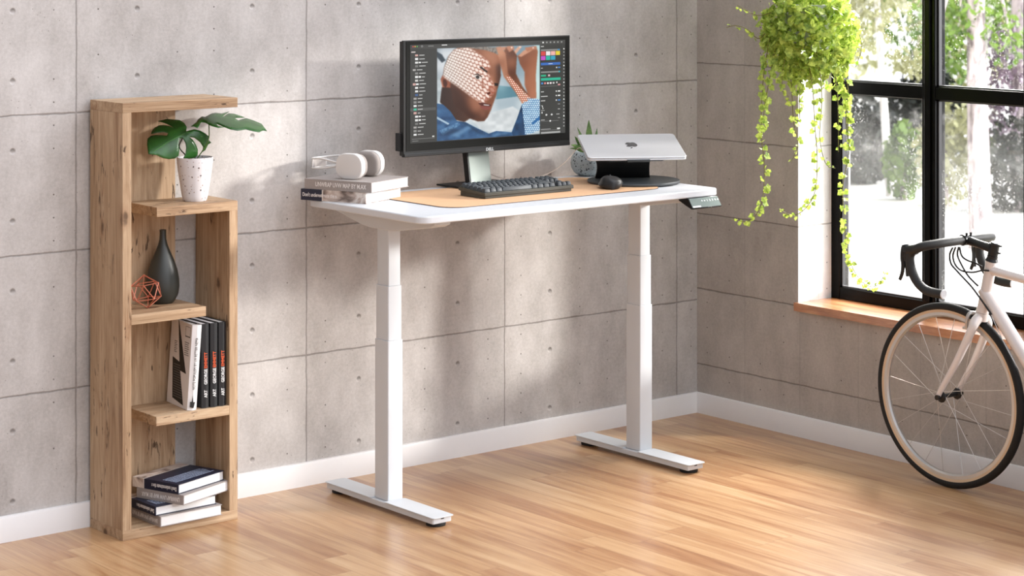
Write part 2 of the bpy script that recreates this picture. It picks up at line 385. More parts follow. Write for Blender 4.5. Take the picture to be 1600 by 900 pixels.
# ------------------------------------------------------------------ bookshelf
BX0, BX1, BYF, BYB, TH = -2.846, -2.403, -.230, -.004, .033
shelf = thing('bookshelf', 'tall open oak bookshelf standing against the concrete wall', 'bookshelf', (-2.62, -.117, 0))
def board(name, a, b_, m):
    b = NB(); add_box(b, a, b_); return obj(name, b, m, shelf, bevel=.0012)
board('base_panel', (BX0, BYF, 0), (BX1, BYB, TH), OAK_X)
board('side_panel', (BX0, BYF, TH), (BX0 + TH, BYB, 1.447 - TH), OAK_Z)
board('top_panel', (BX0, BYF, 1.447 - TH), (BX1, BYB, 1.447), OAK_X)
board('side_panel', (BX1 - TH, BYF, TH), (BX1, BYB, 1.060), OAK_Z)
board('shelf_board', (-2.718, BYF, 1.060), (BX1, BYB - .018, 1.093), OAK_X)
board('shelf_board', (BX0 + TH, BYF, .710), (-2.528, BYB - .018, .743), OAK_X)
board('shelf_board', (-2.720, BYF, .362), (BX1 - TH, BYB - .018, .394), OAK_X)
board('back_panel', (BX0 + TH, BYB - .018, TH), (-2.527, BYB, 1.447 - TH), OAK_Z)

# ------------------------------------------------------------------ standing desk
M_DESK = plain('white_desk_laminate', '#d3d5d8', .38, vary=.01); M_STEEL = plain('white_powder_coat', '#d0d3d6', .45, vary=.012, bump=.05)
M_RUB = plain('black_rubber', '#151515', .7)
DX0, DX1, DY0, DY1, DZ = -2.025, -.625, -.780, -.080, 1.059
DT = .026
desk = thing('standing_desk', 'white height adjustable standing desk in front of the concrete wall', 'desk', (-1.325, -.43, 0))
b = NB(); prism_z(b, rrect(DX0, DY0, DX1, DY1, .045, 10), DZ - DT, DZ); obj('tabletop', b, M_DESK, desk, bevel=.0045, bseg=3)
LX = (-1.911, -.725)          # column centres
for lx in LX:
    # long arm under the top, tapering to both ends
    b = NB(); zt = DZ - DT; zb = .977
    prof = [(-.745, zt), (-.745, zt - .012), (-.715, zt - .024), (-.53, zb + .004), (-.49, zb), (-.36, zb), (-.31, zb + .006), (-.13, zt - .012), (-.115, zt - .006), (-.115, zt)]
    prof = [(y, z) for y, z in prof]
    add_prism(b, prof, lambda p: (lx - .034, p[0], p[1]), lambda p: (lx + .034, p[0], p[1])); obj('side_bracket', b, M_STEEL, desk, bevel=.003)
    col_ = None
    for nm, x, y, z0, z1 in (('lifting_column', .032, .040, .034, .591), ('middle_segment', .0292, .0372, .591, .781), ('inner_segment', .0262, .0342, .781, .985)):
        b = NB(); prism_z(b, rrect(lx - x, -.4325 - y, lx + x, -.4325 + y, .004, 3), z0, z1); o = obj(nm, b, M_STEEL, col_ or desk, bevel=.0012, smooth=40)
        col_ = col_ or o
    # foot: lower channel and thin top plate split by the column
    fx = lx - .0065
    b = NB(); prism_z(b, rrect(fx - .040, -.752, fx + .040, -.112, .006, 4), .013, .0325); foot = obj('foot', b, M_STEEL, desk, bevel=.002)
    b = NB(); prism_z(b, rrect(fx - .0445, -.760, fx + .0445, -.4735, .010, 4), .0325, .0365); prism_z(b, rrect(fx - .0445, -.3915, fx + .0445, -.105, .010, 4), .0325, .0365)
    obj('foot_plate', b, M_STEEL, foot, bevel=.0012)
    b = NB(); add_box(b, (fx - .006, -.7535, .0272), (fx + .006, -.7505, .0312)); obj('slot', b, M_RUB, foot)
    for gy in (-.715, -.15):
        b = NB(); lathe(b, [(.033, 0), (.034, .002), (.034, .010), (.032, .013)], 32, (fx, gy, 0)); obj('glide', b, M_RUB, foot, smooth=40)
b = NB(); add_box(b, (LX[0] + .034, -.470, .995), (LX[1] - .034, -.395, 1.030)); obj('crossbeam', b, M_STEEL, desk, bevel=.002)
b = NB(); add_box(b, (LX[1] - .012, -.3925, .36), (LX[1] + .012, -.381, .62)); obj('cable_cover', b, M_STEEL, desk, bevel=.002)
# control panel under the front right edge
M_PANEL = plain('grey_green_plastic', '#76817c', .75, spec=.15); M_LCD = plain('black_gloss', '#0b0b0c', .15); M_GLYPH = plain('white_print', '#f2f4f4', .5)
cx0, cx1 = -.800, -.648; cy = -.786
b = NB(); add_prism(b, [(cy + .055, DZ - DT), (cy + .004, DZ - DT), (cy - .020, DZ - DT - .036), (cy - .016, DZ - DT - .040), (cy + .012, DZ - DT - .030), (cy + .055, DZ - DT - .012)],
    lambda p: (cx0, p[0], p[1]), lambda p: (cx1, p[0], p[1])); cp = obj('control_panel', b, M_LCD, desk, bevel=.0015)
def cpp(x, s, lift=.0012):   # point on the sloping face, s = 0 top .. 1 bottom
    y = cy + .004 - .024 * s; z = DZ - DT - .036 * s; n = Vector((0, -.036, .024)).normalized() * -1
    n = Vector((0, -.832, .555)); return Vector((x, y, z)) + n * lift
fx_ = frame(cpp((cx0 + cx1) / 2, .5, .0004), (1, 0, 0), cpp(0, 0) - cpp(0, 1))
b = NB(); prism_z(b, rrect(-.0735, -.0195, .0735, .0195, .003, 4), 0, .0009); bmesh.ops.transform(b, matrix=fx_, verts=b.verts); obj('face_plate', b, M_PANEL, cp)
b = NB(); add_box(b, (-.070, -.0185, 0), (-.030, -.0125, .0012)); bmesh.ops.transform(b, matrix=fx_, verts=b.verts); obj('face_plate_label', b, M_GLYPH, cp, )
for i, g in enumerate(('up', 'dn', '1', '2', '3', '4', 'o')):
    x = cpp(cx0 + .062 + i * .0137, .36, .0016); m = frame(x, (1, 0, 0), cpp(0, 0) - cpp(0, 1))
    if g in ('up', 'dn', 'o'):
        b = NB()
        if g == 'o': prism_z(b, [(.0034 * math.cos(a * PI / 8), .0034 * math.sin(a * PI / 8)) for a in range(16)], 0, .0005)
        else:
            s = 1 if g == 'up' else -1; prism_z(b, [(-.0045, -.003 * s), (0, .004 * s), (.0045, -.003 * s), (0, -.0005 * s)][::s], 0, .0005)
        bmesh.ops.transform(b, matrix=m, verts=b.verts)
    else: b = text_bm(g, .0115, m, .0003, bold=.0003)
    obj('button', b, M_GLYPH, cp)

# desk mat
t_ = NT('tan_leather'); c_ = t_.coord(); f_ = t_.noise(c_, 60, 5); M_TAN = t_.done(t_.prin(t_.mix(f_, '#d2a57c', '#dfb58e'), .6, normal=t_.bump(t_.noise(c_, 300, 3), .1, .001)))
M_MATEDGE = plain('dark_mat_edge', '#33231f', .7)
PZ = DZ + .0032
b = NB(); prism_z(b, rrect(-1.812, -.656, -.790, -.150, .075, 12), DZ, DZ + .0022, 1); prism_z(b, rrect(-1.8105, -.6545, -.7915, -.1515, .0735, 12), DZ + .0022, PZ, 0)
mat_o = obj('desk_mat', b, (M_TAN, M_MATEDGE)); tag(mat_o, 'tan leather desk mat with dark rim on the white desk', 'desk mat')
# ------------------------------------------------------------------ books
M_PAPER_T = NT('page_edges'); c_ = M_PAPER_T.coord(); st = M_PAPER_T.noise(M_PAPER_T.vmath('MULTIPLY', c_, (1, 1, 1)), 900, 2)
M_PAGES = M_PAPER_T.done(M_PAPER_T.prin(M_PAPER_T.mix(st, '#dcd9d6', '#f4f3f1'), .8))
def mat_greycover():
    t = NT('grey_book_cloth'); c = t.coord(); return t.done(t.prin(t.mix(t.noise(c, 200, 3), '#8f8681', '#a39a95'), .65))
M_GREYB = mat_greycover(); M_LET = plain('pale_lettering', '#e6e0dc', .6)
def mat_photo_cover(name, ysplit, sign):
    """navy end with a pale band, the rest a blurry grey-brown photograph with dark figures"""
    t = NT(name); c = t.coord(); x, y, z = t.sep(c)
    yy = t.math('MULTIPLY', y, sign)
    a = t.noise(t.vmath('MULTIPLY', c, (1, 1, 1.5)), 9, 4, .5, 1.2)
    pic = t.ramp(a, [(.30, '#1d1a1a'), (.38, '#6d5f58'), (.47, '#b9a79c'), (.56, '#d9cfc6'), (.66, '#a58d80'), (.76, '#4a3c38')])
    band = t.math('SUBTRACT', 1, t.step(t.math('ABSOLUTE', t.math('SUBTRACT', yy, ysplit)), .0022, .0032))
    nav = t.step(t.math('SUBTRACT', ysplit, yy), 0, .0005)
    col = t.mix(nav, pic, '#141c33'); col = t.mix(band, col, '#cfc8c2')
    return t.done(t.prin(col, .42))
def book(name, label, L, W, T, mats, spine_text=None, tsize=.02, tpos=0, tmat=None, flip=False, twidth=None, blocktext=False, group=None, board_t=.0024, rounded=0):
    """lying flat: spine in the plane x=0 (length along y, -L/2..L/2), fore-edge towards +x, cover > boards and spine; pages and lettering are parts"""
    t = thing(name, label, 'book', group=group)
    b = NB(); ov = .003
    prof = [(W, 0), (W, board_t), (.004, board_t), (.004, T - board_t), (W, T - board_t), (W, T), (0, T), (-rounded, T * .5), (0, 0)] if rounded else [(W, 0), (W, board_t), (.004, board_t), (.004, T - board_t), (W, T - board_t), (W, T), (0, T), (0, 0)]
    add_prism(b, prof, lambda p: (p[0], -L / 2, p[1]), lambda p: (p[0], L / 2, p[1])); obj('cover', b, mats[0], t, world=False, bevel=.0005)
    b = NB(); add_box(b, (.004, -L / 2 + ov, board_t), (W - ov, L / 2 - ov, T - board_t)); obj('pages', b, M_PAGES, t, world=False)
    if spine_text:
        up = (0, 0, 1) if not flip else (0, 0, -1); xa = (0, -1, 0) if not flip else (0, 1, 0)
        m = frame((-.0004 - rounded, tpos, T / 2), xa, up)
        # seen from -x the text must read left to right: left is +y
        obj('lettering', text_bm(spine_text, tsize, m, .0002, width=twidth, bold=.0002), tmat or M_LET, t, world=False)
    return t
def lay(t, F, ang):  # put book so that its local (0,-L/2,0) spine/tail corner (nearest to the viewer) is at F; ang = rotation
    m = Matrix.Rotation(ang, 4, 'Z'); L = t['_L']; v = m @ Vector((0, -L / 2, 0)); t.location = Vector(F) - v; t.rotation_euler = (0, 0, ang); OFF[t.name] = t.location.copy(); del t['_L']
def block_lines(t, T, rows, m_):
    b = NB()
    for (x0, x1, y) in rows: add_box(b, (x0, y - .0016, T), (x1, y + .0016, T + .0003))
    obj('printed_text', b, m_, t, world=False)
# -- two on the desk
TB = .040; L = .277
M_PH1 = mat_photo_cover('photo_cover_desk', -.045, -1)
# navy end on the far left (+y) of the spine
d1 = book('hardcover_book', 'navy and photo covered book lying on the desk, under a grey book', L, .236, TB, (M_PH1,), "Don't underestimate the s", .019, .058, None, twidth=.145)
d1['group'] = 'books under the headphones'; d1['_L'] = L; angd = math.atan2(-.103, .257) * -1
F1 = onZ(571.5, 319, DZ); ang1 = math.atan2(.103, .257); lay(d1, F1, ang1)
d2 = book('hardcover_book', 'grey book on the desk under the white headphones', .288, .240, .0365, (M_GREYB,), 'UNWRAP UVW MAP BY M.AX', .023, -.012, None, twidth=.218)
d2['group'] = 'books under the headphones'; d2['_L'] = .288; lay(d2, onZ(580.3, 301.8, DZ + TB + .0004), ang1 - .02)
DBTOP = DZ + TB + .0004 + .0365
# -- four lying on the shelf's base
M_PH2 = mat_photo_cover('photo_cover_shelf', .052, 1); M_NAVLET = plain('blue_grey_print', '#9aa5bb', .6)
z = TH + .0002
def ang_of(Fp, Rp, zz):  # direction of the tail edge
    a = onZ(*Fp, zz); e = onZ(*Rp, zz); d = e - a; return a, math.atan2(d.y, d.x)
specs = [('grey book with pale lettering, lowest in the pile at the foot of the bookshelf', 'g', (250.5, 824), (347, 804.5), .036, .30),
         ('navy photo book second from the bottom of the pile in the bookshelf base', 'n', (242.5, 806.5), (338, 787.5), .031, .26),
         ('grey book with pale lettering, second from the top of the pile in the bookshelf base', 'g', (286.5, 790), (359, 765.5), .034, .28),
         ('navy photo book on top of the pile in the bookshelf base', 'n', (278.5, 772.8), (350, 750), .033, .26)]
clampL = []
for lab, kind, Fp, Rp, T, L in specs:
    a, an = ang_of(Fp, Rp, z); W = (onZ(*Rp, z) - a).length; L = .205
    if kind == 'g':
        t = book('hardcover_book', lab, L, W, T, (M_GREYB,), 'UNWRAP UVW MAP BY M.AX', .021, -.004, None, flip=True, twidth=.165)
    else:
        t = book('hardcover_book', lab, L, W, T, (M_PH2,), "Don't underestimate the s", .019, -.040, None, flip=True, twidth=.11)
        b = NB(); rr = random.Random(3)
        for k in range(6):
            y = -L / 2 + .030 + k * .011; x = .02
            while x < W - .03:
                w = rr.uniform(.004, .012); add_box(b, (x, y - .0026, T), (min(x + w, W - .02), y + .0026, T + .0003)); x += w + .003
        obj('printed_text', b, M_NAVLET, t, world=False)
    t['group'] = 'books piled in the bookshelf base'; t['_L'] = L; lay(t, a, an); z += T + .0004
# -- four upright on the middle shelf
SZ = .394
M_BLKB = plain('black_book_cloth', '#17181b', .5); M_ORG = plain('orange_print', '#d4562a', .5); M_WHT = plain('white_print_spine', '#d9d9d8', .5)
def upright(name, label, x, y, T, H, W, cover, group=None, rounded=.004):
    """spine at the front (facing -y), height H along z, thickness T along x"""
    t = thing(name, label, 'book', (x, y, SZ), group=group); bt = .0025
    b = NB(); prof = [(0, W), (bt, W), (bt, .004), (T - bt, .004), (T - bt, W), (T, W), (T, .002), (T * .5, -rounded), (0, .002)]
    add_prism(b, prof, lambda p: (p[0], p[1], 0), lambda p: (p[0], p[1], H)); obj('cover', b, cover, t, world=False, bevel=.0006)
    b = NB(); add_box(b, (bt, .004, .003), (T - bt, W - .003, H - .003)); obj('pages', b, M_PAGES, t, world=False)
    return t
x = BX1 - TH - .006 - .0285
labs = ['black book with orange lettering touching the leaning white book', 'middle one of the three black books with orange lettering', 'black book with orange lettering next to the bookshelf side panel']
blacks = []
for i in range(3):
    T = .0285; t = upright('hardcover_book', labs[2 - i], x, BYF + .012 + (.004 if i == 2 else .001 * i), T, .287, .19, M_BLKB, rounded=.003)
    for s, zc, w, m_ in (('ART', .049, .026, M_WHT), ('GEORGE', .107, .052, M_WHT), ('EMMETT', .163, .054, M_ORG)):
        mt = frame((T / 2, -.0036, zc), (0, 0, 1), (-1, 0, 0)); obj('lettering', text_bm(s, .0165, mt, .0002, width=w, bold=.0004), m_, t, world=False)
    t['group'] = 'black books on the middle shelf'; blacks.append(t); x -= .0325
# white book leaning against the black ones
wb = upright('hardcover_book', 'white book with a black lightning bolt, leaning against the black books', 0, 0, .034, .288, .178, plain('white_gloss_cover', '#e8e4e2', .4, vary=.02), rounded=.005)
wb['label'] = 'white book with a black lightning bolt, leaning against the black books'
lean = math.radians(4.0); yaw = math.radians(-7)
# lightning bolt, text columns and small emblem on the cover (local x=0 side) and spine
M_INK = plain('black_ink', '#141313', .55); M_INK2 = plain('grey_ink', '#6e6a68', .6)
def cov(poly, m_, name, dx=-.0004):
    b = NB(); add_prism(b, poly, lambda p: (dx, p[0], p[1]), lambda p: (dx + .0003, p[0], p[1])); return obj(name, b, m_, wb, world=False)
# cover runs from spine (y=0) to fore-edge (y=.178); image-left is +y
cov([(.119, .2878), (.114, .2878), (.030, .118), (.080, .122), (.037, .010), (.131, .022), (.150, .160), (.090, .150)], M_INK, 'lightning_bolt')
for rows in ([(.052 + .0022 * k, .125 + .0008 * k, .030 + k * .0082) for k in range(14)], [(.018 + .003 * (k % 3), .054, .180 + k * .007) for k in range(7)], [(.118 + .004 * (k % 2), .140, .178 + k * .006) for k in range(7)]):
    b = NB()
    for ya, yb, zz in rows: add_box(b, (-.0009, ya, zz), (-.0003, yb, zz + .0022))
    obj('printed_text', b, M_INK2, wb, world=False)
b = NB()
for q in ((.014, .242, .054, .2450), (.014, .276, .054, .2772), (.014, .242, .0152, .2772), (.0528, .242, .054, .2772)): add_box(b, (-.0006, q[0], q[1]), (-.0003, q[2], q[3]))
obj('printed_square', b, M_INK, wb, world=False)
mt = frame((.017, -.0062, .158), (0, 0, 1), (-1, 0, 0)); obj('lettering', text_bm('NOTE POPULISM BY UX RETTER NEMA', .0150, mt, .0002, width=.175), M_INK, wb, world=False)
b = NB(); add_prism(b, [(.006, .012), (.020, .008), (.024, .030), (.018, .028), (.014, .052), (.012, .030), (.006, .030)], lambda p: (p[0], -.0064, p[1]), lambda p: (p[0], -.0060, p[1])); obj('emblem', b, M_INK, wb, world=False)
wb.rotation_euler = (0, lean, yaw)
wbx = x + .0325 - .0345 - .021
wb.location = (wbx, BYF + .018, SZ + .0006)
# ------------------------------------------------------------------ monitor with its picture
M_BEZ = plain('dark_bezel', '#1b1b19', .6, spec=.12); M_BLK = plain('black_plastic', '#121212', .4); M_GUN = plain('gunmetal', '#3b3d39', .42, metal=.3)
MX0, MX1, MY, MZ0, MZ1 = -1.689, -.890, -.215, 1.196, 1.6225
mon = thing('monitor', 'wide black computer monitor showing a photo editing program', 'monitor', (-1.29, -.12, DZ))
b = NB(); add_box(b, (MX0, MY, MZ0), (MX1, MY + .012, MZ1)); add_box(b, (MX0 + .004, MY + .012, MZ0 + .004), (MX1 - .004, MY + .030, MZ1 - .004)); add_box(b, (-1.55, MY + .030, 1.26), (-1.03, MY + .055, 1.56)); obj('housing', b, M_BLK, mon, bevel=.0015)
b = NB(); add_box(b, (MX0 + .012, MY - .0016, MZ0 + .021), (MX1 - .005, MY, MZ1 - .004)); obj('bezel', b, M_BEZ, mon)
b = NB(); add_box(b, (MX0 + .002, MY - .004, MZ0), (MX1 - .002, MY, MZ0 + .013)); obj('lower_lip', b, M_BLK, mon, bevel=.002)
b = text_bm('DELL', .0165, frame((-1.290, MY - .0045, MZ0 + .0075), (1, 0, 0), (0, 0, 1)), .0004, bold=.0006); obj('logo', b, plain('silver_logo', '#c9cbcc', .3, metal=.5), mon)
b = NB(); add_box(b, (MX0 - .012, MY + .010, MZ0 + .022), (MX0 + .02, MY + .034, MZ0 + .088)); obj('side_clip', b, M_BLK, mon, bevel=.001)
b = NB(); prism_z(b, rrect(-1.425, -.258, -1.150, -.062, .004, 4), PZ + .0004, DZ + .0105); obj('stand_base', b, M_BLK, mon, bevel=.002)
b = NB()
add_prism(b, [(-.172, DZ + .0105), (-.148, DZ + .0105), (-.110, 1.30), (-.134, 1.30)], lambda p: (-1.342, p[0], p[1]), lambda p: (-1.243, p[0], p[1]), 0)
add_box(b, (-1.36, -.162, 1.33), (-1.22, -.10, 1.45)); 
add_prism(b, [(-.134, 1.28), (-.110, 1.28), (-.102, 1.46), (-.126, 1.46)], lambda p: (-1.342, p[0], p[1]), lambda p: (-1.243, p[0], p[1]), 0)
obj('stand_neck', b, plain('brushed_grey_stand', '#8e9690', .38, metal=.55, vary=.12, scale=9), mon, bevel=.002)
b = NB(); add_prism(b, [(-.1735, DZ + .0105), (-.1455, DZ + .0105), (-.1075, 1.30), (-.1355, 1.30)], lambda p: (-1.349, p[0], p[1]), lambda p: (-1.3425, p[0], p[1]), 0); obj('neck_edge', b, M_BLK, mon)
# the picture on the screen is painted as colours of a fine mesh
SW, SH = 560, 366
def paint():
    Y, X = np.mgrid[0:SH, 0:SW]; s = (X + .5) / SW; t = (Y + .5) / SH
    img = np.zeros((SH, SW, 3)); 
    def c(h): h = h.lstrip('#'); return np.array([int(h[i:i + 2], 16) / 255 for i in (0, 2, 4)])
    def pip(px, py, poly):
        ins = np.zeros(px.shape, bool); n = len(poly)
        for i in range(n):
            x0, y0 = poly[i]; x1, y1 = poly[(i + 1) % n]
            if y0 == y1: continue
            k = ((y0 > py) != (y1 > py)) & (px < (x1 - x0) * (py - y0) / (y1 - y0) + x0); ins ^= k
        return ins
    rng = np.random.RandomState(4)
    def vnoise(fx, fy, seed):
        r = np.random.RandomState(seed); g = r.rand(int(fy) + 3, int(fx) + 3); gx = s * fx; gy = t * fy
        ix = gx.astype(int); iy = gy.astype(int); ax = gx - ix; ay = gy - iy; ax = ax * ax * (3 - 2 * ax); ay = ay * ay * (3 - 2 * ay)
        return (g[iy, ix] * (1 - ax) + g[iy, ix + 1] * ax) * (1 - ay) + (g[iy + 1, ix] * (1 - ax) + g[iy + 1, ix + 1] * ax) * ay
    img[:] = c('#3e3e3c')
    img[(t < .045)] = c('#464644')
    # ---------------- photograph
    x0, x1, y0, y1 = .164, .829, .045, .995
    PX = (s - x0) / (x1 - x0) * 850 + 80; pyn = (t - y0) / (y1 - y0)
    PYt = 70 - 35 * (PX - 80) / 850; PYb = 848 - 50 * (PX - 80) / 850; PY = PYt + pyn * (PYb - PYt)
    ph = (s >= x0) & (s <= x1) & (t >= y0) & (t <= y1)
    n1, n2, n3, n4 = vnoise(14, 9, 1), vnoise(40, 26, 2), vnoise(120, 80, 3), vnoise(6, 4, 5)
    def put(mask, col): img[mask & ph] = col[mask & ph] if getattr(col, 'ndim', 1) == 3 else col
    def mixc(a, b_, f): return c(a) * (1 - f[..., None]) + c(b_) * f[..., None]
    f = np.clip((PY - 100) / 600, 0, 1); bg = mixc('#7f98a6', '#d5dde0', np.clip(f * .8 + n1 * .5 - .15, 0, 1)); put(ph, bg)
    put(pip(PX, PY, [(80, 60), (230, 60), (150, 160), (120, 330), (80, 330)]), mixc('#8c9aa4', '#e8eaec', n1))
    put(pip(PX, PY, [(80, 95), (120, 120), (150, 170), (120, 190), (80, 140)]), c('#3b4650'))
    put(pip(PX, PY, [(565, 380), (740, 400), (780, 470), (560, 500)]), mixc('#3f6f80', '#89b0bb', n1))
    put(pip(PX, PY, [(345, 660), (700, 560), (760, 600), (690, 760), (520, 780), (430, 750)]), mixc('#c3c9cb', '#e7ebec', n2))
    put(pip(PX, PY, [(80, 300), (125, 330), (125, 460), (80, 530)]), mixc('#9aa8ad', '#dde2e4', n2))
    put(pip(PX, PY, [(880, 40), (930, 40), (930, 500), (900, 500)]), mixc('#9fc7c8', '#d9ecec', n1))
    def softm(mask, n):
        k = (mask & ph).astype(float)
        for _ in range(2):
            for ax in (0, 1): k = sum(np.roll(k, d, ax) for d in range(-n, n + 1)) / (2 * n + 1)
        return k * ph
    def soft(mask, col, n=6, lim=None, a=1.0):
        k = softm(mask, n)[..., None] * a
        if lim is not None: k = k * lim[..., None]
        cc = col if getattr(col, 'ndim', 1) == 3 else c(col) if isinstance(col, str) else col
        img[:] = img * (1 - k) + cc * k
    # arms and hands
    skin = mixc('#6d3d2a', '#b57558', np.clip(n1 * .6 + (PX - 560) / 700, 0, 1))
    put(pip(PX, PY, [(740, 130), (790, 90), (870, 70), (900, 60), (912, 90), (902, 200), (895, 300), (900, 490), (840, 500), (800, 380), (800, 270), (760, 200)]), skin)
    put(pip(PX, PY, [(625, 60), (690, 60), (735, 130), (725, 280), (780, 390), (850, 490), (800, 520), (740, 470), (650, 320), (640, 180)]), mixc('#5d3323', '#9a6044', n1))
    put(pip(PX, PY, [(545, 60), (600, 50), (640, 110), (660, 280), (720, 370), (850, 490), (780, 540), (720, 440), (625, 310), (590, 190)]), mixc('#8f553c', '#cf9473', np.clip(n1, 0, 1)))
    for q, cc in (([(710, 90), (745, 50), (780, 48), (725, 115)], '#d7a58c'), ([(745, 130), (790, 85), (850, 60), (885, 70), (770, 140)], '#cf977b'), ([(640, 50), (700, 45), (715, 70), (670, 100)], '#bd8063'), ([(800, 60), (900, 45), (905, 70), (820, 95)], '#b97c60'), ([(560, 60), (640, 52), (640, 75), (590, 95)], '#c48c70')): put(pip(PX, PY, q), c(cc))
    # head
    head = [(128, 300), (138, 230), (172, 135), (215, 80), (250, 62), (330, 52), (480, 52), (560, 95), (585, 150), (598, 230), (600, 300), (585, 370), (570, 420), (560, 470), (535, 540), (518, 590), (490, 650), (462, 684), (410, 686), (345, 660), (280, 610), (215, 540), (195, 440), (150, 420)]
    hm = pip(PX, PY, head); g = np.clip(.55 + (PX - 420) / 700 + (350 - PY) / 1400 + (n1 - .5) * .25, 0, 1)
    put(hm, mixc('#4a281c', '#a8694a', g))
    soft(pip(PX, PY, [(180, 380), (260, 420), (330, 560), (420, 660), (345, 680), (200, 560)]), '#3d2117', 9, hm, .8)
    soft(pip(PX, PY, [(330, 470), (420, 440), (470, 520), (440, 590), (370, 600)]), '#a96f55', 10, hm, .8)
    soft(pip(PX, PY, [(400, 640), (470, 600), (500, 620), (470, 690), (400, 690)]), '#5b3626', 6, hm, .8)
    soft(pip(PX, PY, [(420, 600), (470, 592), (480, 640), (440, 655)]), '#93604a', 6, hm, .6)
    soft(pip(PX, PY, [(560, 200), (610, 200), (610, 470), (575, 420), (565, 330)]), '#3f2117', 7, hm, .85)
    soft(pip(PX, PY, [(440, 90), (540, 110), (575, 190), (540, 210), (480, 160)]), '#b67a5c', 9, hm, .7)
    soft(pip(PX, PY, [(505, 290), (530, 300), (560, 420), (540, 450), (515, 400)]), '#b97e62', 4, hm, .8)
    put(pip(PX, PY, [(300, 58), (400, 50), (560, 60), (580, 125), (545, 105), (470, 82), (380, 72)]), mixc('#5a524c', '#a39b92', n3))
    put(pip(PX, PY, [(110, 330), (125, 295), (165, 310), (190, 360), (185, 420), (160, 440), (125, 400)]), mixc('#7a3d2a', '#c57a5c', n2))
    put(pip(PX, PY, [(128, 330), (150, 325), (165, 370), (150, 400), (130, 380)]), c('#4a2015'))
    put(pip(PX, PY, [(120, 395), (192, 400), (215, 540), (345, 660), (300, 690), (230, 670), (105, 520)]), mixc('#2e1b16', '#5d3a2c', np.clip((PX - 100) / 300, 0, 1)))
    def blur(n):
        k = img.copy()
        for ax in (0, 1):
            k = sum(np.roll(k, d, ax) for d in range(-n, n + 1)) / (2 * n + 1)
        img[ph] = k[ph]
    blur(2)
    # eye, nose, mouth
    lit = pip(PX, PY, [(128, 300), (138, 230), (172, 135), (215, 72), (330, 60), (400, 100), (500, 180), (515, 240), (470, 265), (500, 290), (545, 390), (555, 430), (520, 475), (470, 530), (430, 525), (350, 470), (240, 385), (160, 330)]) & hm
    a = np.hypot((PX - 128) / 1.0, (PY - 230) / 1.0)
    cell = 14 + (PX - 130) * .055; ang = .35 + (PX - 130) / 1500
    # hexagonal lattice of light spots growing towards the nose
    uu = np.log(1 + np.maximum(PX - 90, 1) / 190.) * 15.5; vv = (PY - 62 - (PX - 130) * .28) / (21 + (PX - 130) * .042)
    row = np.floor(vv); fx = uu + (row % 2) * .5; dx = fx - np.floor(fx) - .5; dy = vv - row - .5
    spot = (dx * dx / .215 + dy * dy / .215) < 1
    edge = np.clip((PX - 150) / 380, 0, 1)
    lm = softm(lit, 5) * hm; lm = np.clip(lm * 1.5 - .25, 0, 1) * np.where((PX > 440) & (n2 < .33), .35, 1)
    soft(lit, mixc('#8a7468', '#a5523a', edge), 4, hm, .85)
    k = (softm(spot, 1) * lm)[..., None]; img[:] = img * (1 - k) + mixc('#fdf8f3', '#fde6da', np.clip(edge * 1.2, 0, 1)) * k
    put(pip(PX, PY, [(420, 225), (440, 222), (490, 262), (485, 275), (450, 250)]), c('#2a1712'))
    put(pip(PX, PY, [(378, 295), (410, 285), (440, 310), (442, 330), (405, 330), (385, 315)]), c('#e4d7cf')); put(np.hypot(PX - 408, PY - 311) < 15, c('#2b2523')); put(pip(PX, PY, [(370, 292), (410, 278), (448, 308), (440, 312), (408, 290)]), c('#3b1c13'))
    put(pip(PX, PY, [(545, 360), (580, 365), (575, 385), (550, 385)]), c('#1d100d')); put(pip(PX, PY, [(480, 445), (512, 435), (515, 452), (492, 462)]), c('#5a1f12'))
    put(pip(PX, PY, [(412, 532), (450, 525), (520, 545), (512, 560), (440, 556)]), c('#5b2d26')); put(pip(PX, PY, [(425, 552), (512, 560), (515, 582), (470, 590), (440, 575)]), c('#8c4c43')); put(pip(PX, PY, [(455, 540), (505, 546), (500, 554), (460, 550)]), c('#cfc6c2'))
    # denim
    den = mixc('#1c3c63', '#4a79a8', np.clip(n2 * .55 + n1 * .35 + n3 * .12, 0, 1))
    put(pip(PX, PY, [(80, 530), (130, 540), (190, 600), (240, 680), (310, 690), (400, 740), (500, 790), (560, 768), (690, 780), (740, 650), (775, 545), (800, 620), (810, 800), (810, 860), (80, 860)]), den)
    put(pip(PX, PY, [(80, 640), (180, 700), (170, 712), (80, 660)]), c('#a9c1d4')); put(pip(PX, PY, [(250, 685), (300, 690), (420, 760), (400, 775), (300, 705)]), c('#254667')); put(pip(PX, PY, [(100, 760), (250, 690), (270, 710), (130, 800)]), mixc('#3a6591', '#6f9bc2', n3))
    put(pip(PX, PY, [(690, 780), (740, 650), (775, 545), (800, 640), (800, 810), (700, 810)]), mixc('#15304f', '#2d5580', n2))
    slv = pip(PX, PY, [(775, 545), (830, 490), (930, 500), (935, 760), (850, 795), (805, 800)]); hx = np.floor(PX / 17 + (np.floor(PY / 17) % 2) * .5); fx = PX / 17 + (np.floor(PY / 17) % 2) * .5
    sp = ((fx - np.floor(fx) - .5) ** 2 + (PY / 17 - np.floor(PY / 17) - .5) ** 2) < .15
    put(slv & ~sp, mixc('#2f659c', '#79a9cf', n3)); put(slv & sp, mixc('#cfe6f3', '#f5fbff', n2)); put(pip(PX, PY, [(860, 700), (930, 640), (932, 670), (870, 720)]), c('#2d6aa5'))
    asp = pip(PX, PY, [(640, 300), (680, 310), (760, 400), (850, 490), (790, 540), (720, 430)]); put(asp & sp, c('#fbe0d0')); put(asp & ~sp & (n2 > .3), c('#b3583a'))
    blur(1)
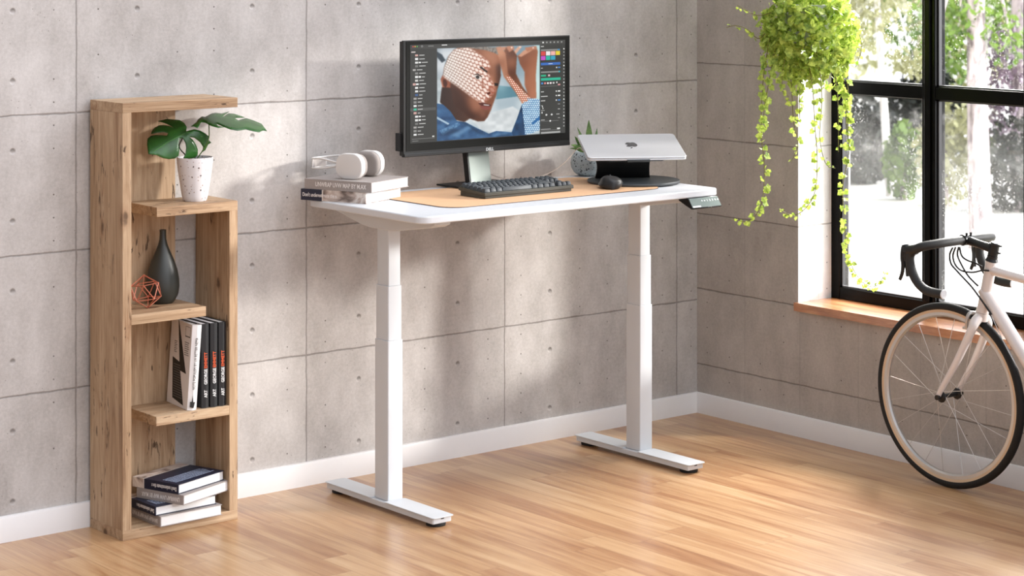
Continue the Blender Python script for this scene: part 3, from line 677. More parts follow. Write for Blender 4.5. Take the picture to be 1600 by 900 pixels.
    for a_, b_, w_ in (((690, 60), (705, 45), 8), ((760, 55), (790, 45), 7), ((872, 62), (886, 70), 7)): soft(np.hypot(PX - a_[0], PY - a_[1]) < w_, '#efd2c4', 1)
    for q in ([(250, 700), (420, 770), (520, 800), (420, 790)], [(90, 800), (200, 740), (300, 760), (180, 800)], [(600, 790), (690, 800), (640, 830), (560, 820)]): soft(pip(PX, PY, q), '#18304d', 5, None, .7)
    for q in ([(190, 800), (330, 720), (360, 740), (230, 820)], [(520, 795), (640, 780), (660, 790), (540, 815)]): soft(pip(PX, PY, q), '#7ba5cb', 4, None, .6)
    # ---------------- panels
    def rect(a, b_, e, d, col): img[(s >= a) & (s < e) & (t >= b_) & (t < d)] = c(col)
    for i, cc in enumerate(('#e2574f', '#e8b84a', '#67b95c')): img[np.hypot((s - (.018 + i * .0125)) * 1.55, t - .018) < .006] = c(cc)
    img[(np.abs(np.hypot((s - .072) * 1.55, t - .018) - .008) < .0025)] = c('#8f8f8d'); rect(.11, .015, .145, .021, '#858583'); rect(.195, .007, .228, .016, '#e8e8e6')
    rect(0, .045, .158, 1, '#3b3b39'); rect(0, .645, .158, .675, '#555553')
    r2 = random.Random(5); ys = [.072 + .0366 * i for i in range(24)]
    ind = [0, 1, 1, 1, 1, .2, 1, 1, 1, .2, 1, 1, 1, .5, .5, .5, .5, .5, 1, 1, 1, .5, .5, .5]
    for i, yv in enumerate(ys):
        if i > 23: break
        bx = .012 + .018 * ind[i]
        if i == 0: rect(.008, yv - .004, .032, yv + .006, '#d5cbc8'); continue
        cc = ('#d8d6d2', '#cfa59d', '#efefee', '#e6e6e4', '#777775', '#aaa7a4', '#8d8d8b', '#e9e9e8')[i % 8]
        if i == 12: cc = '#3f5f8f'
        if i == 16: cc = '#3fc3a0'
        rect(bx, yv - .010, bx + .018, yv + .010, cc)
        if i in (3, 7, 9, 18, 19): rect(bx + .021, yv - .008, bx + .036, yv + .008, '#f1f1f0'); bx += .016
        w = r2.uniform(.016, .04); rect(bx + .026, yv - .004, min(bx + .026 + w, .15), yv + .004, '#c4c4c2')
    rect(.010, .955, .15, .958, '#9f9f9d'); rect(.135, .935, .148, .947, '#dcdcda'); rect(.012, .975, .05, .981, '#888886')
    rect(.829, .045, 1, 1, '#3d3d3b'); rect(.984, .045, .9855, 1, '#4d4d4b')
    for i in range(6): img[np.hypot((s - (.850 + i * .025)) * 1.55, t - .022) < .009] = c('#e5e5e3' if i == 0 else '#9a9a98')
    rect(.836, .060, .855, .067, '#cfcfcd'); rect(.836, .095, .964, .112, '#8d8d8b'); rect(.948, .095, .962, .112, '#4f90c0')
    for i, cc in enumerate(('#d8494b', '#f3e9ea', '#f2b7ae', '#e7d23f', '#c453c4', '#2fb7a4', '#3aa4bf')):
        a = .836 + (i % 4) * .033; b_ = .118 + (i // 4) * .048; rect(a, b_, a + .030, b_ + .044, cc)
    rect(.836, .238, .966, .266, '#3f6fbe'); rect(.885, .248, .915, .255, '#dfe8f5'); rect(.836, .292, .848, .298, '#d6d6d4'); rect(.938, .287, .944, .300, '#e8e8e6'); rect(.950, .286, .966, .300, '#4f86c6')
    rect(.836, .330, .965, .348, '#8b8b89'); rect(.955, .330, .965, .348, '#4bb6c4'); rect(.836, .366, .870, .386, '#35b58b'); rect(.884, .366, .896, .384, '#e9c9cb'); rect(.836, .402, .968, .428, '#2fb795')
    for i in range(5): rect(.838 + i * .019, .448, .850 + i * .019, .466, ('#4f90d0', '#d98a8a', '#efefee', '#efe3e3', '#c9c9c7')[i])
    rect(.940, .445, .946, .462, '#e6e6e4'); rect(.950, .470, .966, .486, '#d59a9a'); rect(.836, .488, .95, .491, '#8c8c8a')
    for i, yv in enumerate((.545, .592, .640)): rect(.836, yv, .836 + (.02, .045, .028)[i], yv + .008, '#d0d0ce'); rect(.936, yv - .004, .943, yv + .010, '#e8e8e6'); rect(.950, yv - .004, .966, yv + .010, '#f1f1ef' if i < 2 else '#4f86c6')
    for x_, y_ in ((.842, .695), (.846, .715), (.840, .760)): rect(x_, y_, x_ + .006, y_ + .018, '#d9d9d7')
    for x_, y_, w_ in ((.836, .690, .010), (.95, .682, .014), (.95, .735, .014), (.836, .742, .025), (.94, .79, .02), (.95, .83, .014), (.836, .845, .024)): rect(x_, y_, x_ + w_, y_ + .007, '#b4b4b2')
    for x_ in (.872, .908): img[np.hypot((s - x_) * 1.55, t - .795) < .010] = c('#d9d9d7')
    rect(.836, .861, .955, .864, '#8c8c8a'); img[np.hypot((s - .898) * 1.55, t - .862) < .009] = c('#f3f3f1')
    rect(.836, .945, .90, .951, '#b9b9b7'); rect(.836, .958, .96, .961, '#8c8c8a'); rect(.945, .94, .965, .955, '#e1e1df'); rect(.836, .975, .966, .995, '#a9a9a7')
    for i in range(24): rect(.988, .09 + i * .036, .994, .104 + i * .036, '#a4a4a2' if i % 5 else '#f4f4f2')
    return img
img = paint(); LIN = np.where(img <= .04045, img / 12.92, ((img + .055) / 1.055) ** 2.4)
wx0, wx1, wz0, wz1 = onY(640.3, 150, MY).x, onY(882.6, 140, MY).x, 1.2455, 1.6060
gx = np.linspace(wx0, wx1, SW + 1); gz = np.linspace(wz1, wz0, SH + 1)
off = OFF[mon.name]
co = np.zeros(((SH + 1), (SW + 1), 3), np.float32); co[..., 0] = gx[None, :] - off.x; co[..., 1] = MY - .0022 - off.y; co[..., 2] = gz[:, None] - off.z
idx = np.arange((SH + 1) * (SW + 1)).reshape(SH + 1, SW + 1)
quads = np.stack([idx[1:, :-1], idx[1:, 1:], idx[:-1, 1:], idx[:-1, :-1]], -1).reshape(-1, 4)
me = bpy.data.meshes.new('screen'); me.vertices.add(co.size // 3); me.vertices.foreach_set('co', co.ravel())
nf = len(quads); me.loops.add(nf * 4); me.loops.foreach_set('vertex_index', quads.ravel().astype(np.int32)); me.polygons.add(nf)
me.polygons.foreach_set('loop_start', np.arange(0, nf * 4, 4, dtype=np.int32)); me.update(calc_edges=True); me.validate()
ca = me.color_attributes.new('Col', 'BYTE_COLOR', 'CORNER'); cc = np.ones((nf, 4, 4), np.float32); cc[..., :3] = LIN.reshape(-1, 1, 3); ca.data.foreach_set('color', cc.ravel())
t = NT('lit_screen'); va = t.n('ShaderNodeVertexColor', layer_name='Col'); em = t.n('ShaderNodeEmission'); t.put(em.inputs[0], va.outputs[0]); t.put(em.inputs[1], .98)
gl = t.n('ShaderNodeBsdfGlossy'); t.put(gl.inputs['Roughness'], .35); t.put(gl.inputs['Color'], (.03, .03, .03, 1)); ad = t.n('ShaderNodeAddShader'); t.put(ad.inputs[0], em.outputs[0]); t.put(ad.inputs[1], gl.outputs[0])
me.materials.append(t.done(ad.outputs[0])); scr = bpy.data.objects.new('screen', me); COL.objects.link(scr); scr.parent = mon

# ------------------------------------------------------------------ keyboard
M_KB = plain('olive_black_case', '#39382f', .5); M_KEY = plain('slate_keycap', '#3a3f43', .5, spec=.4)
kb = thing('keyboard', 'dark mechanical keyboard on the tan desk mat in front of the monitor', 'keyboard', (-1.3475, -.448, PZ))
kx0, kx1, ky0, ky1 = -1.558, -1.137, -.527, -.372
def slope(y): return (y - ky0) / (ky1 - ky0) * .012
b = NB()
for q in (((kx0 + .006, ky0 + .006), (kx1 - .006, ky1 - .004), 0, .010), ((kx0, ky0), (kx1, ky1), .010, .022)):
    (xa, ya), (xb, yb), z0, z1 = q; f = 1 if z0 else 0
    add_prism(b, rrect(xa, ya, xb, yb, .004, 3), lambda p: (p[0], p[1], PZ + z0 + f * slope(p[1]) * .8), lambda p: (p[0], p[1], PZ + z1 + slope(p[1])))
obj('case', b, M_KB, kb, bevel=.0015)
def keycap(w, d):
    b = NB(); h = .0125; i0, i1 = .0006, .0034
    loft(b, [[(x, y, z) for x, y in rrect(-w / 2 + i, -d / 2 + i, w / 2 - i, d / 2 - i - (.001 if z else 0), .0016, 2)] for i, z in ((i0, 0), (i0 + .0006, .004), (i1 - .0006, h - .0012), (i1 + .0004, h))])
    bmesh.ops.recalc_face_normals(b, faces=b.faces); me = bpy.data.meshes.new('keycap'); b.to_mesh(me); b.free(); me.materials.append(M_KEY)
    me.polygons.foreach_set('use_smooth', [True] * len(me.polygons)); me.set_sharp_from_angle(angle=math.radians(35)); return me
rows = [[1.25, 1.25, 1.25, 6.25, 1.25, 1.25, 1.25, 1.25, .5, 1, 1, 1], [2.25] + [1] * 10 + [2.75, .5, -1, 1, -1], [1.75] + [1] * 11 + [2.25, .5, -1, -1, -1], [1.5] + [1] * 12 + [1.5, .5, 1, 1, 1], [1] * 13 + [2, .5, 1, 1, 1], [1] * 15 + [.5, 1, 1, 1]]
U = (kx1 - kx0 - .012) / 18.5; D = (ky1 - ky0 - .012) / 6
caps = {}
ang_k = math.atan(.012 / (ky1 - ky0))
for ri, row in enumerate(rows):
    x = kx0 + .006; yc = ky0 + .006 + (ri + .5) * D
    for w in row:
        if w == .5: x += w * U; continue
        if w > 0:
            if w not in caps: caps[w] = keycap(w * U - .0012, D - .0012)
            o = bpy.data.objects.new('keycap', caps[w]); COL.objects.link(o); o.parent = kb
            o.location = Vector((x + w * U / 2, yc, PZ + .0222 + slope(yc))) - OFF[kb.name]; o.rotation_euler = (ang_k + (-.06, -.02, .02, .05, .09, .12)[ri], 0, 0)
        x += abs(w) * U
# ------------------------------------------------------------------ mouse
M_MOUSE = plain('graphite_plastic', '#232323', .42, spec=.4)
ms = thing('mouse', 'dark ergonomic computer mouse on the tan desk mat before the laptop stand', 'mouse', onZ(955, 294, PZ))
b = NB(); mc = onZ(955, 293.8, PZ); rings = []
hd = math.radians(80)
for k in range(13):
    u = -1 + 2 * k / 12; l = .064; y = u * l
    wd = .041 * max(.03, (1 - abs(u) ** 3.2)) ** .5; ht = .047 * max(.02, (1 - abs((u - .12) / 1.12) ** 2.4 if u > .12 else 1 - abs((u - .12) / 1.12) ** 2.6)) ** .62
    ring = []
    for j in range(20):
        a = 2 * PI * j / 20; ca_, sa_ = math.cos(a), math.sin(a)
        x = wd * math.copysign(abs(ca_) ** .75, ca_) * (1 - .14 * max(0, sa_)) - (.010 if ca_ < 0 and sa_ < 0 else 0) * (1 - u * u); z = ht * .5 * (1 + math.copysign(abs(sa_) ** .8, sa_)); z += (x / .05) * -.006 * max(0, sa_)
        ring.append((x, -y, max(0, z)))
    rings.append(ring)
loft(b, rings); bmesh.ops.transform(b, matrix=Matrix.Translation(mc) @ Matrix.Rotation(math.radians(-35), 4, 'Z'), verts=b.verts); obj('body', b, M_MOUSE, ms, smooth=60)
b = NB(); lathe(b, [(.007, -.003), (.0105, -.0025), (.011, 0), (.0105, .0025), (.007, .003)], 20)
bmesh.ops.transform(b, matrix=Matrix.Translation(mc) @ Matrix.Rotation(math.radians(-35), 4, 'Z') @ Matrix.Translation((0, .036, .036)) @ Matrix.Rotation(PI / 2, 4, 'Y'), verts=b.verts); obj('scroll_wheel', b, M_BLK, ms, smooth=40)
# ------------------------------------------------------------------ laptop on its stand
M_ALU = plain('silver_aluminium', '#d9d9da', .34, metal=.35, vary=.01); M_STAND = plain('slate_stand', '#3c4042', .5)
rot = math.radians(-31); ex = Vector((math.cos(rot), math.sin(rot), 0)); ey = Vector((-math.sin(rot), math.cos(rot), 0))
dc = onZ(990, 283.5, DZ + .006); dc.z = DZ
st = thing('laptop_stand', 'dark grey laptop stand with a round foot on the right of the desk', 'laptop stand', dc)
b = NB(); lathe(b, [(.165, .0032), (.176, .004), (.178, .007), (.178, .011), (.176, .0135), (.0, .0138)], 72, dc); obj('base_disc', b, M_STAND, st, smooth=40)
fe = atD(996.5, 245.5, depth(dc + Vector((0, 0, .1)) - ey * .115))      # middle of the laptop's front edge
tilt = math.radians(15.5); eu = ey * math.cos(tilt) + Vector((0, 0, 1)) * math.sin(tilt); en = ex.cross(eu)
LW, LD = .382, .252
def lp(x, y, z): return fe + ex * x + eu * y + en * z
b = NB(); wv = lp(0, .085, -.017)
arm = []
top_c = lp(-.040, .120, -.014); bot_c = dc + ex * -.030 + ey * .075 + Vector((0, 0, .0136))
for k in range(9):
    u = k / 8; p = bot_c.lerp(top_c, u); p = p + ey * (-.028 * math.sin(PI * u)); wv = .108 - .006 * math.sin(PI * min(1, u * 1.3)) ; hv = ey * .006
    arm.append([p + ex * wv + hv, p - ex * wv + hv, p - ex * wv - hv, p + ex * wv - hv])
loft(b, arm); obj('arm', b, plain('black_stand_arm', '#161616', .55), st, smooth=40, bevel=.0012)
b = NB(); vs = [b.verts.new(lp(x, y, z)) for z in (-.0145, -.0185) for x, y in rrect(-.115, .004, .105, .235, .012, 4)]
n = len(vs) // 2; b.faces.new(vs[:n]); b.faces.new(vs[n:][::-1])
for i in range(n): b.faces.new((vs[i], vs[n + i], vs[n + (i + 1) % n], vs[(i + 1) % n]))
obj('tray', b, M_STAND, st)
b = NB(); add_box(b, (-.040, -.006, -.0185), (.048, .004, -.0095)); bmesh.ops.transform(b, matrix=Matrix((ex, eu, en)).transposed().to_4x4(), verts=b.verts); bmesh.ops.translate(b, verts=b.verts, vec=fe); obj('front_lip', b, M_STAND, st, bevel=.001)
lt = thing('laptop', 'closed silver laptop lying tilted on the dark grey stand', 'laptop', fe)
MF = Matrix((ex, eu, en)).transposed().to_4x4(); MF.translation = fe
def slab(name, z0, z1, m, par, ins=0, r=.016, bev=.002):
    b = NB(); prism_z(b, rrect(-LW / 2 + ins, ins, LW / 2 - ins, LD - ins, r, 8), z0, z1); bmesh.ops.transform(b, matrix=MF, verts=b.verts); return obj(name, b, m, par, bevel=bev)
slab('base', -.0142, -.0070, M_ALU, lt); slab('gap', -.0070, -.0062, M_BLK, lt, .003, bev=0); slab('lid', -.0062, 0, M_ALU, lt)
# bitten fruit emblem, upright for somebody behind the desk
def apple(sz):
    pts = []
    P_ = [(0, .40), (.10, .46), (.26, .50), (.44, .40), (.50, .28), (.36, .14), (.36, -.06), (.52, -.20), (.44, -.40), (.30, -.56), (.16, -.58), (0, -.53), (-.16, -.58), (-.32, -.54), (-.46, -.30), (-.53, -.02), (-.50, .24), (-.38, .42), (-.22, .49), (-.08, .45)]
    sp = smooth_path([(x, y, 0) for x, y in P_ + [P_[0]]], 4)[:-1]; return [(-p.x * sz, -p.y * sz) for p in sp]
b = NB(); prism_z(b, apple(.043), .0002, .0008)
leaf_ = [(-.02, .58), (.02, .74), (.12, .86), (.22, .90), (.21, .76), (.12, .64), (.02, .58)]
prism_z(b, [(-x * .043, -y * .043) for x, y in leaf_[:-1]], .0002, .0008)
bmesh.ops.translate(b, verts=b.verts, vec=(0, LD * .52, 0)); bmesh.ops.transform(b, matrix=MF, verts=b.verts); obj('logo', b, plain('logo_mirror', '#6f7072', .25, metal=.6), lt)
# ------------------------------------------------------------------ headphones on the desk books
hz = DBTOP + .0004
M_HP = plain('white_earcup', '#d9d5d1', .42, metal=.15, vary=.01); M_HC = plain('knit_cushion', '#948b85', .9, bump=.3)
HC = onZ(544.5, 280.5, hz); ha = ang1 + .02
hx = Vector((math.cos(ha), math.sin(ha), 0)); hy = Vector((-math.sin(ha), math.cos(ha), 0))
hp = thing('headphones', 'white over-ear headphones resting on the grey book', 'headphones', HC)
def stadium(cx, w, h, r, zc, off=0):
    return [HC + hx * cx + hy * (p[0]) + Vector((0, 0, zc + p[1])) for p in rrect(-w / 2 + off, -h / 2 + off, w / 2 - off, h / 2 - off, max(.004, r - off), 8)]
CW, CH = .112, .092
def cup(x, s):
    b = NB(); loft(b, [stadium(x + s * d, CW, CH, .040, CH / 2, o) for d, o in ((0, .0065), (.0008, .0030), (.003, .0008), (.006, 0), (.022, 0), (.0255, .001), (.027, .004))]); c_ = obj('earcup', b, M_HP, hp, smooth=24)
    b = NB(); loft(b, [stadium(x + s * d, CW - .004, CH - .004, .038, CH / 2, o) for d, o in ((.028, .002), (.034, 0), (.044, .002), (.049, .012), (.047, .024))]); obj('cushion', b, M_HC, c_, smooth=60)
cup(0, 1); cup(.158, -1)
b = NB()
zb_ = CH * .55
arc = [HC + hx * .012 + hy * .05 + Vector((0, 0, zb_)), HC + hx * .012 + hy * .12 + Vector((0, 0, zb_)), HC + hx * .035 + hy * .175 + Vector((0, 0, zb_ - .004)), HC + hx * .079 + hy * .195 + Vector((0, 0, zb_ - .006)), HC + hx * .123 + hy * .175 + Vector((0, 0, zb_ - .004)), HC + hx * .146 + hy * .12 + Vector((0, 0, zb_)), HC + hx * .146 + hy * .05 + Vector((0, 0, zb_))]
for dz in (.017, -.017): tube(b, [p + Vector((0, 0, dz * (.35 if i in (0, 6) else 1))) for i, p in enumerate(smooth_path(arc, 1))], .0032, 8) if 0 else tube(b, smooth_path([p + Vector((0, 0, dz * (.3 if i in (0, 6) else 1))) for i, p in enumerate(arc)], 6), .0034, 8)
for i in (2, 4): tube(b, [arc[i] + Vector((0, 0, .017)), arc[i] + Vector((0, 0, -.017))], .003, 8)
obj('headband', b, M_HP, hp, smooth=60)
b = NB(); path = smooth_path(arc[2:5], 8)
loft(b, [[p + Vector((0, 0, .015)), p + Vector((0, 0, -.015)), p + Vector((0, 0, -.015)) - (p - arc[3]).normalized() * .0 + hy * -.003, p + Vector((0, 0, .015)) + hy * -.003] for p in path]); obj('canopy_mesh', b, plain('pale_mesh_knit', '#a9a09a', .9), hp)
# ------------------------------------------------------------------ thin cable from the monitor round to the laptop
cabp = [(-1.30, -.10, 1.21), (-1.25, -.105, 1.125), onY(780, 277, -.11), onY(810, 281, -.11), onY(850, 274, -.115), onY(880, 256, -.13), onY(903, 232, -.16), lp(-LW / 2 - .001, .10, -.0105)]
b = NB(); tube(b, smooth_path(cabp, 8), .0017, 8); cb = obj('cable', b, plain('beige_cable', '#cbbbae', .6), smooth=60); tag(cb, 'thin beige cable hanging in a loop behind the keyboard', 'cable')
# ------------------------------------------------------------------ ornaments on the bookshelf
def mat_speckle(name, base, specks, rough=.5, sc=(70, 120), sz_=.16, dens=.55):
    t = NT(name); c = t.coord(); col = lin(base)
    w = t.vmath('ADD', c, t.vmath('SCALE', t.noise(c, 60, 2, color=True), scale=.012))
    cur = t.mix(t.noise(c, 25, 2), tuple(x * .97 for x in col[:3]), col[:3])
    for i, s in enumerate(sc):
        v = t.n('ShaderNodeTexVoronoi'); t.put(v.inputs['Vector'], w); t.put(v.inputs['Scale'], s)
        rnd = t.sep(v.outputs['Color'])[0]
        m = t.math('MULTIPLY', t.math('SUBTRACT', 1, t.step(v.outputs['Distance'], sz_, sz_ + .09)), t.step(rnd, dens, dens + .02)); cur = t.mix(m, cur, specks[i])
    return t.done(t.prin(cur, rough))
def mat_leaf(name, a, b_, rough=.35, trans=.25, sc=9):
    t = NT(name); c = t.coord(); col = t.ramp(t.noise(c, sc, 4), [(.3, a), (.7, b_)])
    p = t.prin(col, rough, spec=.5); tl = t.n('ShaderNodeBsdfTranslucent'); t.put(tl.inputs[0], col)
    m = t.n('ShaderNodeMixShader'); t.put(m.inputs[0], trans); t.put(m.inputs[1], p); t.put(m.inputs[2], tl.outputs[0]); return t.done(m.outputs[0])
M_SOIL = plain('dark_soil', '#2a211b', .95, vary=.3, scale=200, bump=.5)
S2 = 1.093
pc = onZ(304.5, 313.6, S2); pd = depth(pc + Vector((0, 0, .1))); px = FPX / pd
rt_, rb_ = 28.4 / px, 18.5 / px; ph_ = (313.6 - 245.2) / px
mp = thing('potted_monstera', 'white speckled pot with a two-leaved split-leaf plant on the upper shelf', 'plant', pc)
b = NB(); lathe(b, [(rb_ * .93, 0), (rb_, .003), (rb_ * 1.10, ph_ * .12), (rb_ * 1.27, ph_ * .4), (rt_ * .95, ph_ * .75), (rt_, ph_ * .97), (rt_ * .995, ph_), (rt_ * .955, ph_), (rt_ * .94, ph_ * .92), (rt_ * .90, ph_ * .80)], 56, pc); obj('pot', b, mat_speckle('white_speckled_pot', '#d9d5d6', ('#4f413c', '#9b8174'), .42, (75, 110)), mp, smooth=40)
b = NB(); lathe(b, [(rt_ * .935, ph_ * .90), (rt_ * .5, ph_ * .915), (.001, ph_ * .92)], 40, pc); obj('soil', b, M_SOIL, mp, smooth=60)
M_MON = mat_leaf('monstera_green', '#183c14', '#326828', .32, .12, 14); M_STEM = plain('green_stem', '#4c6b2c', .5)
def leaf_from(name, pts, dfun, par, m, thick=.0012):
    """flat outline laid onto a curved sheet in space (pts in reference pixels, dfun gives the depth of the sheet)"""
    b = NB(); vs = [b.verts.new((p[0], p[1], 0)) for p in pts]; f = b.faces.new(vs); f.normal_update(); bmesh.ops.triangulate(b, faces=[f])
    for _ in range(3):
        es = [e for e in b.edges if (e.verts[0].co - e.verts[1].co).length > 5]
        if es: bmesh.ops.subdivide_edges(b, edges=es, cuts=1); b.normal_update(); bmesh.ops.triangulate(b, faces=b.faces)
    for v in b.verts: v.co = atD(v.co.x, v.co.y, dfun(v.co.x, v.co.y))
    o = obj(name, b, m, par, smooth=180, fix=True); s = o.modifiers.new('solid', 'SOLIDIFY'); s.thickness = thick; return o
cr = lambda L_: [(220 + x / 5.293, 160 + y / 5.293) for x, y in L_]
LEFT = cr([(375, 240), (380, 205), (360, 172), (320, 147), (270, 143), (215, 138), (165, 150), (140, 158), (180, 166), (230, 185), (285, 218), (240, 198), (190, 190), (150, 192), (112, 212), (90, 240), (85, 262), (135, 252), (190, 247), (226, 256), (215, 276), (130, 270), (85, 277), (55, 302), (52, 350), (62, 428), (130, 437), (180, 460), (230, 470), (282, 463), (312, 440), (318, 400), (312, 350), (318, 305), (345, 292), (368, 335), (375, 375), (368, 425), (350, 462), (410, 466), (450, 455), (470, 430), (470, 390), (455, 348), (430, 310), (398, 285), (440, 292), (490, 330), (515, 370), (508, 410), (532, 395), (555, 348), (582, 332), (560, 310), (562, 282), (530, 255), (490, 233), (440, 223), (400, 232)])
RIGHT = cr([(415, 200), (460, 165), (470, 145), (505, 118), (530, 122), (590, 92), (620, 88), (670, 95), (735, 76), (700, 100), (668, 125), (690, 115), (725, 92), (770, 95), (830, 115), (862, 128), (815, 128), (775, 130), (805, 150), (870, 132), (930, 150), (1000, 180), (1025, 215), (1045, 240), (1010, 232), (980, 248), (930, 240), (870, 225), (800, 235), (740, 225), (690, 205), (620, 175), (640, 195), (690, 207), (640, 212), (580, 195), (535, 170), (500, 165), (470, 215), (440, 200)])
dA = depth(pc)
def dl(u, v):     # left leaf: leans toward the viewer at its lower tip, cupped along the midrib (290,206)-(235,240)
    mx, my = -.85, .53; s_ = (u - 290) * mx + (v - 207) * my; w_ = (u - 290) * -my + (v - 207) * mx
    return dA - .012 - .0011 * s_ + .00003 * w_ * w_ - .0006 * (v - 205)
def dr(u, v):
    s_ = (u - 326) * .97 + (v - 192) * .22; w_ = (u - 326) * -.22 + (v - 192) * .97
    return dA + .01 - .0002 * s_ - .0075 * w_ + .00012 * w_ * w_
leaf_from('leaf', LEFT, dl, mp, M_MON); leaf_from('leaf', RIGHT, dr, mp, M_MON)
b = NB(); tube(b, smooth_path([pc + Vector((-.012, -.006, ph_ * .9)), atD(281, 232, dA - .004), atD(284, 218, dA - .008), atD(287, 214, dl(287, 214))], 6), .0022, 8); obj('stem', b, plain('dark_stem', '#1f2e16', .5), mp, smooth=60)
b = NB(); tube(b, smooth_path([pc + Vector((.012, .014, ph_ * .9)), atD(325, 220, dA + .012), atD(326.5, 192, dr(326.5, 192) + .001)], 6), .002, 8); obj('stem', b, M_STEM, mp, smooth=60)
b = NB()
for L_, df in (([(289, 208), (262, 222), (238, 238)], dl), ([(290, 207), (300, 208), (316, 214)], dl), ([(326, 192), (350, 194), (385, 200), (412, 204)], dr)):
    tube(b, [atD(u, v, df(u, v) - .0012) for u, v in L_], .0010, 6)
obj('leaf_vein', b, plain('light_vein', '#4f8a3f', .4), mp, smooth=60)
# vase
S3 = .743
vc = onZ(254.5, 473.2, S3); px = FPX / depth(vc)
va_ = thing('vase', 'dark bottle-shaped ceramic vase on the bookshelf behind the copper ball', 'vase', vc)
k = 1 / px
prof = [(13, 0), (15.5, .6), (20, 6), (24.2, 15), (25.8, 26), (25.3, 38), (22.5, 52), (17.5, 67), (11.8, 80), (7.4, 91), (5.4, 100), (4.9, 108), (5.1, 113.2), (5.3, 114.2), (4.3, 114.4), (4.0, 108), (4.0, 95)]
b = NB(); lathe(b, [(r * k, z_ * k) for r, z_ in prof], 64, vc); obj('vessel', b, plain('anthracite_ceramic', '#30322e', .42, vary=.02), va_, smooth=50)
# wire ball
ic = onZ(228, 481.3, S3); px = FPX / depth(ic); Rr = 25.6 / px
phi = (1 + 5 ** .5) / 2
V_ = [Vector(p).normalized() for p in ((-1, phi, 0), (1, phi, 0), (-1, -phi, 0), (1, -phi, 0), (0, -1, phi), (0, 1, phi), (0, -1, -phi), (0, 1, -phi), (phi, 0, -1), (phi, 0, 1), (-phi, 0, -1), (-phi, 0, 1))]
rotm = Matrix.Rotation(math.radians(20), 3, 'X') @ Matrix.Rotation(math.radians(14), 3, 'Y') @ Matrix.Rotation(math.radians(35), 3, 'Z')
V_ = [rotm @ v for v in V_]; zmin = min(v.z for v in V_); cen = ic + Vector((0, 0, -zmin * Rr + .0015))
b = NB()
for i in range(12):
    for j in range(i):
        if (V_[i] - V_[j]).length < 1.1: tube(b, [cen + V_[i] * Rr, cen + V_[j] * Rr], .0017, 6)
for v in V_: ball(b, cen + v * Rr, .0021, 8)
o = obj('wire_ball', b, plain('copper_wire', '#d98a72', .3, metal=.75, vary=.03), smooth=50); tag(o, 'copper wire icosahedron ball beside the dark vase on the bookshelf', 'ornament')

# ------------------------------------------------------------------ aloe on the desk
ac = onZ(921, 274.2, DZ); px = FPX / depth(ac); k = 1 / px
al = thing('potted_aloe', 'spiky green aloe in a round grey speckled pot behind the laptop', 'plant', ac)
b = NB(); lathe(b, [(13 * k, 0), (17 * k, .6 * k), (24 * k, 5 * k), (28.5 * k, 13 * k), (29.5 * k, 21 * k), (27.5 * k, 31 * k), (24.5 * k, 37 * k), (23 * k, 38 * k), (22 * k, 36 * k), (22 * k, 33 * k)], 56, ac); obj('pot', b, mat_speckle('blue_grey_terrazzo', '#a9b3b6', ('#1d2224', '#5f6b70'), .55, (75, 120), .24, .35), al, smooth=50)
b = NB(); lathe(b, [(22.3 * k, 33 * k), (.001, 34 * k)], 32, ac); obj('soil', b, M_SOIL, al)
t = NT('aloe_green'); c_ = t.coord(); sp = t.math('SUBTRACT', 1, t.step(t.voro(c_, 160), .12, .24)); colr = t.mix(sp, t.ramp(t.noise(c_, 20, 3), [(.35, '#3d5a2c'), (.65, '#6f8f4c')]), '#a9bf86'); M_ALOE = t.done(t.prin(colr, .45))
def blade(base, tip, w, bend, par):
    b = NB(); base, tip = Vector(base), Vector(tip); n = 9; ax = tip - base; side = ax.cross(CAM - base).normalized(); nb = side.cross(ax).normalized(); rings = []
    for i in range(n):
        u = i / (n - 1); p = base + ax * u + bend * math.sin(PI * u) * ax.length; ww = w * (1 - u ** 1.5) * (1 - .25 * (1 - u)) + .0004
        rings.append([p - side * ww, p - nb * ww * .30, p + side * ww, p + nb * ww * .16])
    loft(b, rings); obj('leaf', b, M_ALOE, par, smooth=60)
top = ac + Vector((0, 0, 34 * k))
for (u, v, dd, w, bx, by) in ((920, 187, .0, 9.5, 0, 0), (905, 206, .03, 5.5, -.03, .02), (902, 199, .06, 4.5, 0, .02), (933, 200, .03, 5.5, .05, 0), (898, 213, -.03, 7, -.05, .05), (892, 226, -.05, 6.5, -.04, .08), (946, 210, .02, 4.5, .06, .05), (909, 222, -.05, 4.5, -.03, .02), (929, 212, -.04, 5, .02, .03), (890, 232, .03, 4, -.03, .10), (951, 224, .04, 4, .05, .08)):
    tip = atD(u, v, depth(top) + dd); blade(top + (tip - top) * .05 + RT * (u - 920) * .0002, tip, w * k, RT * bx + UP * by, al)
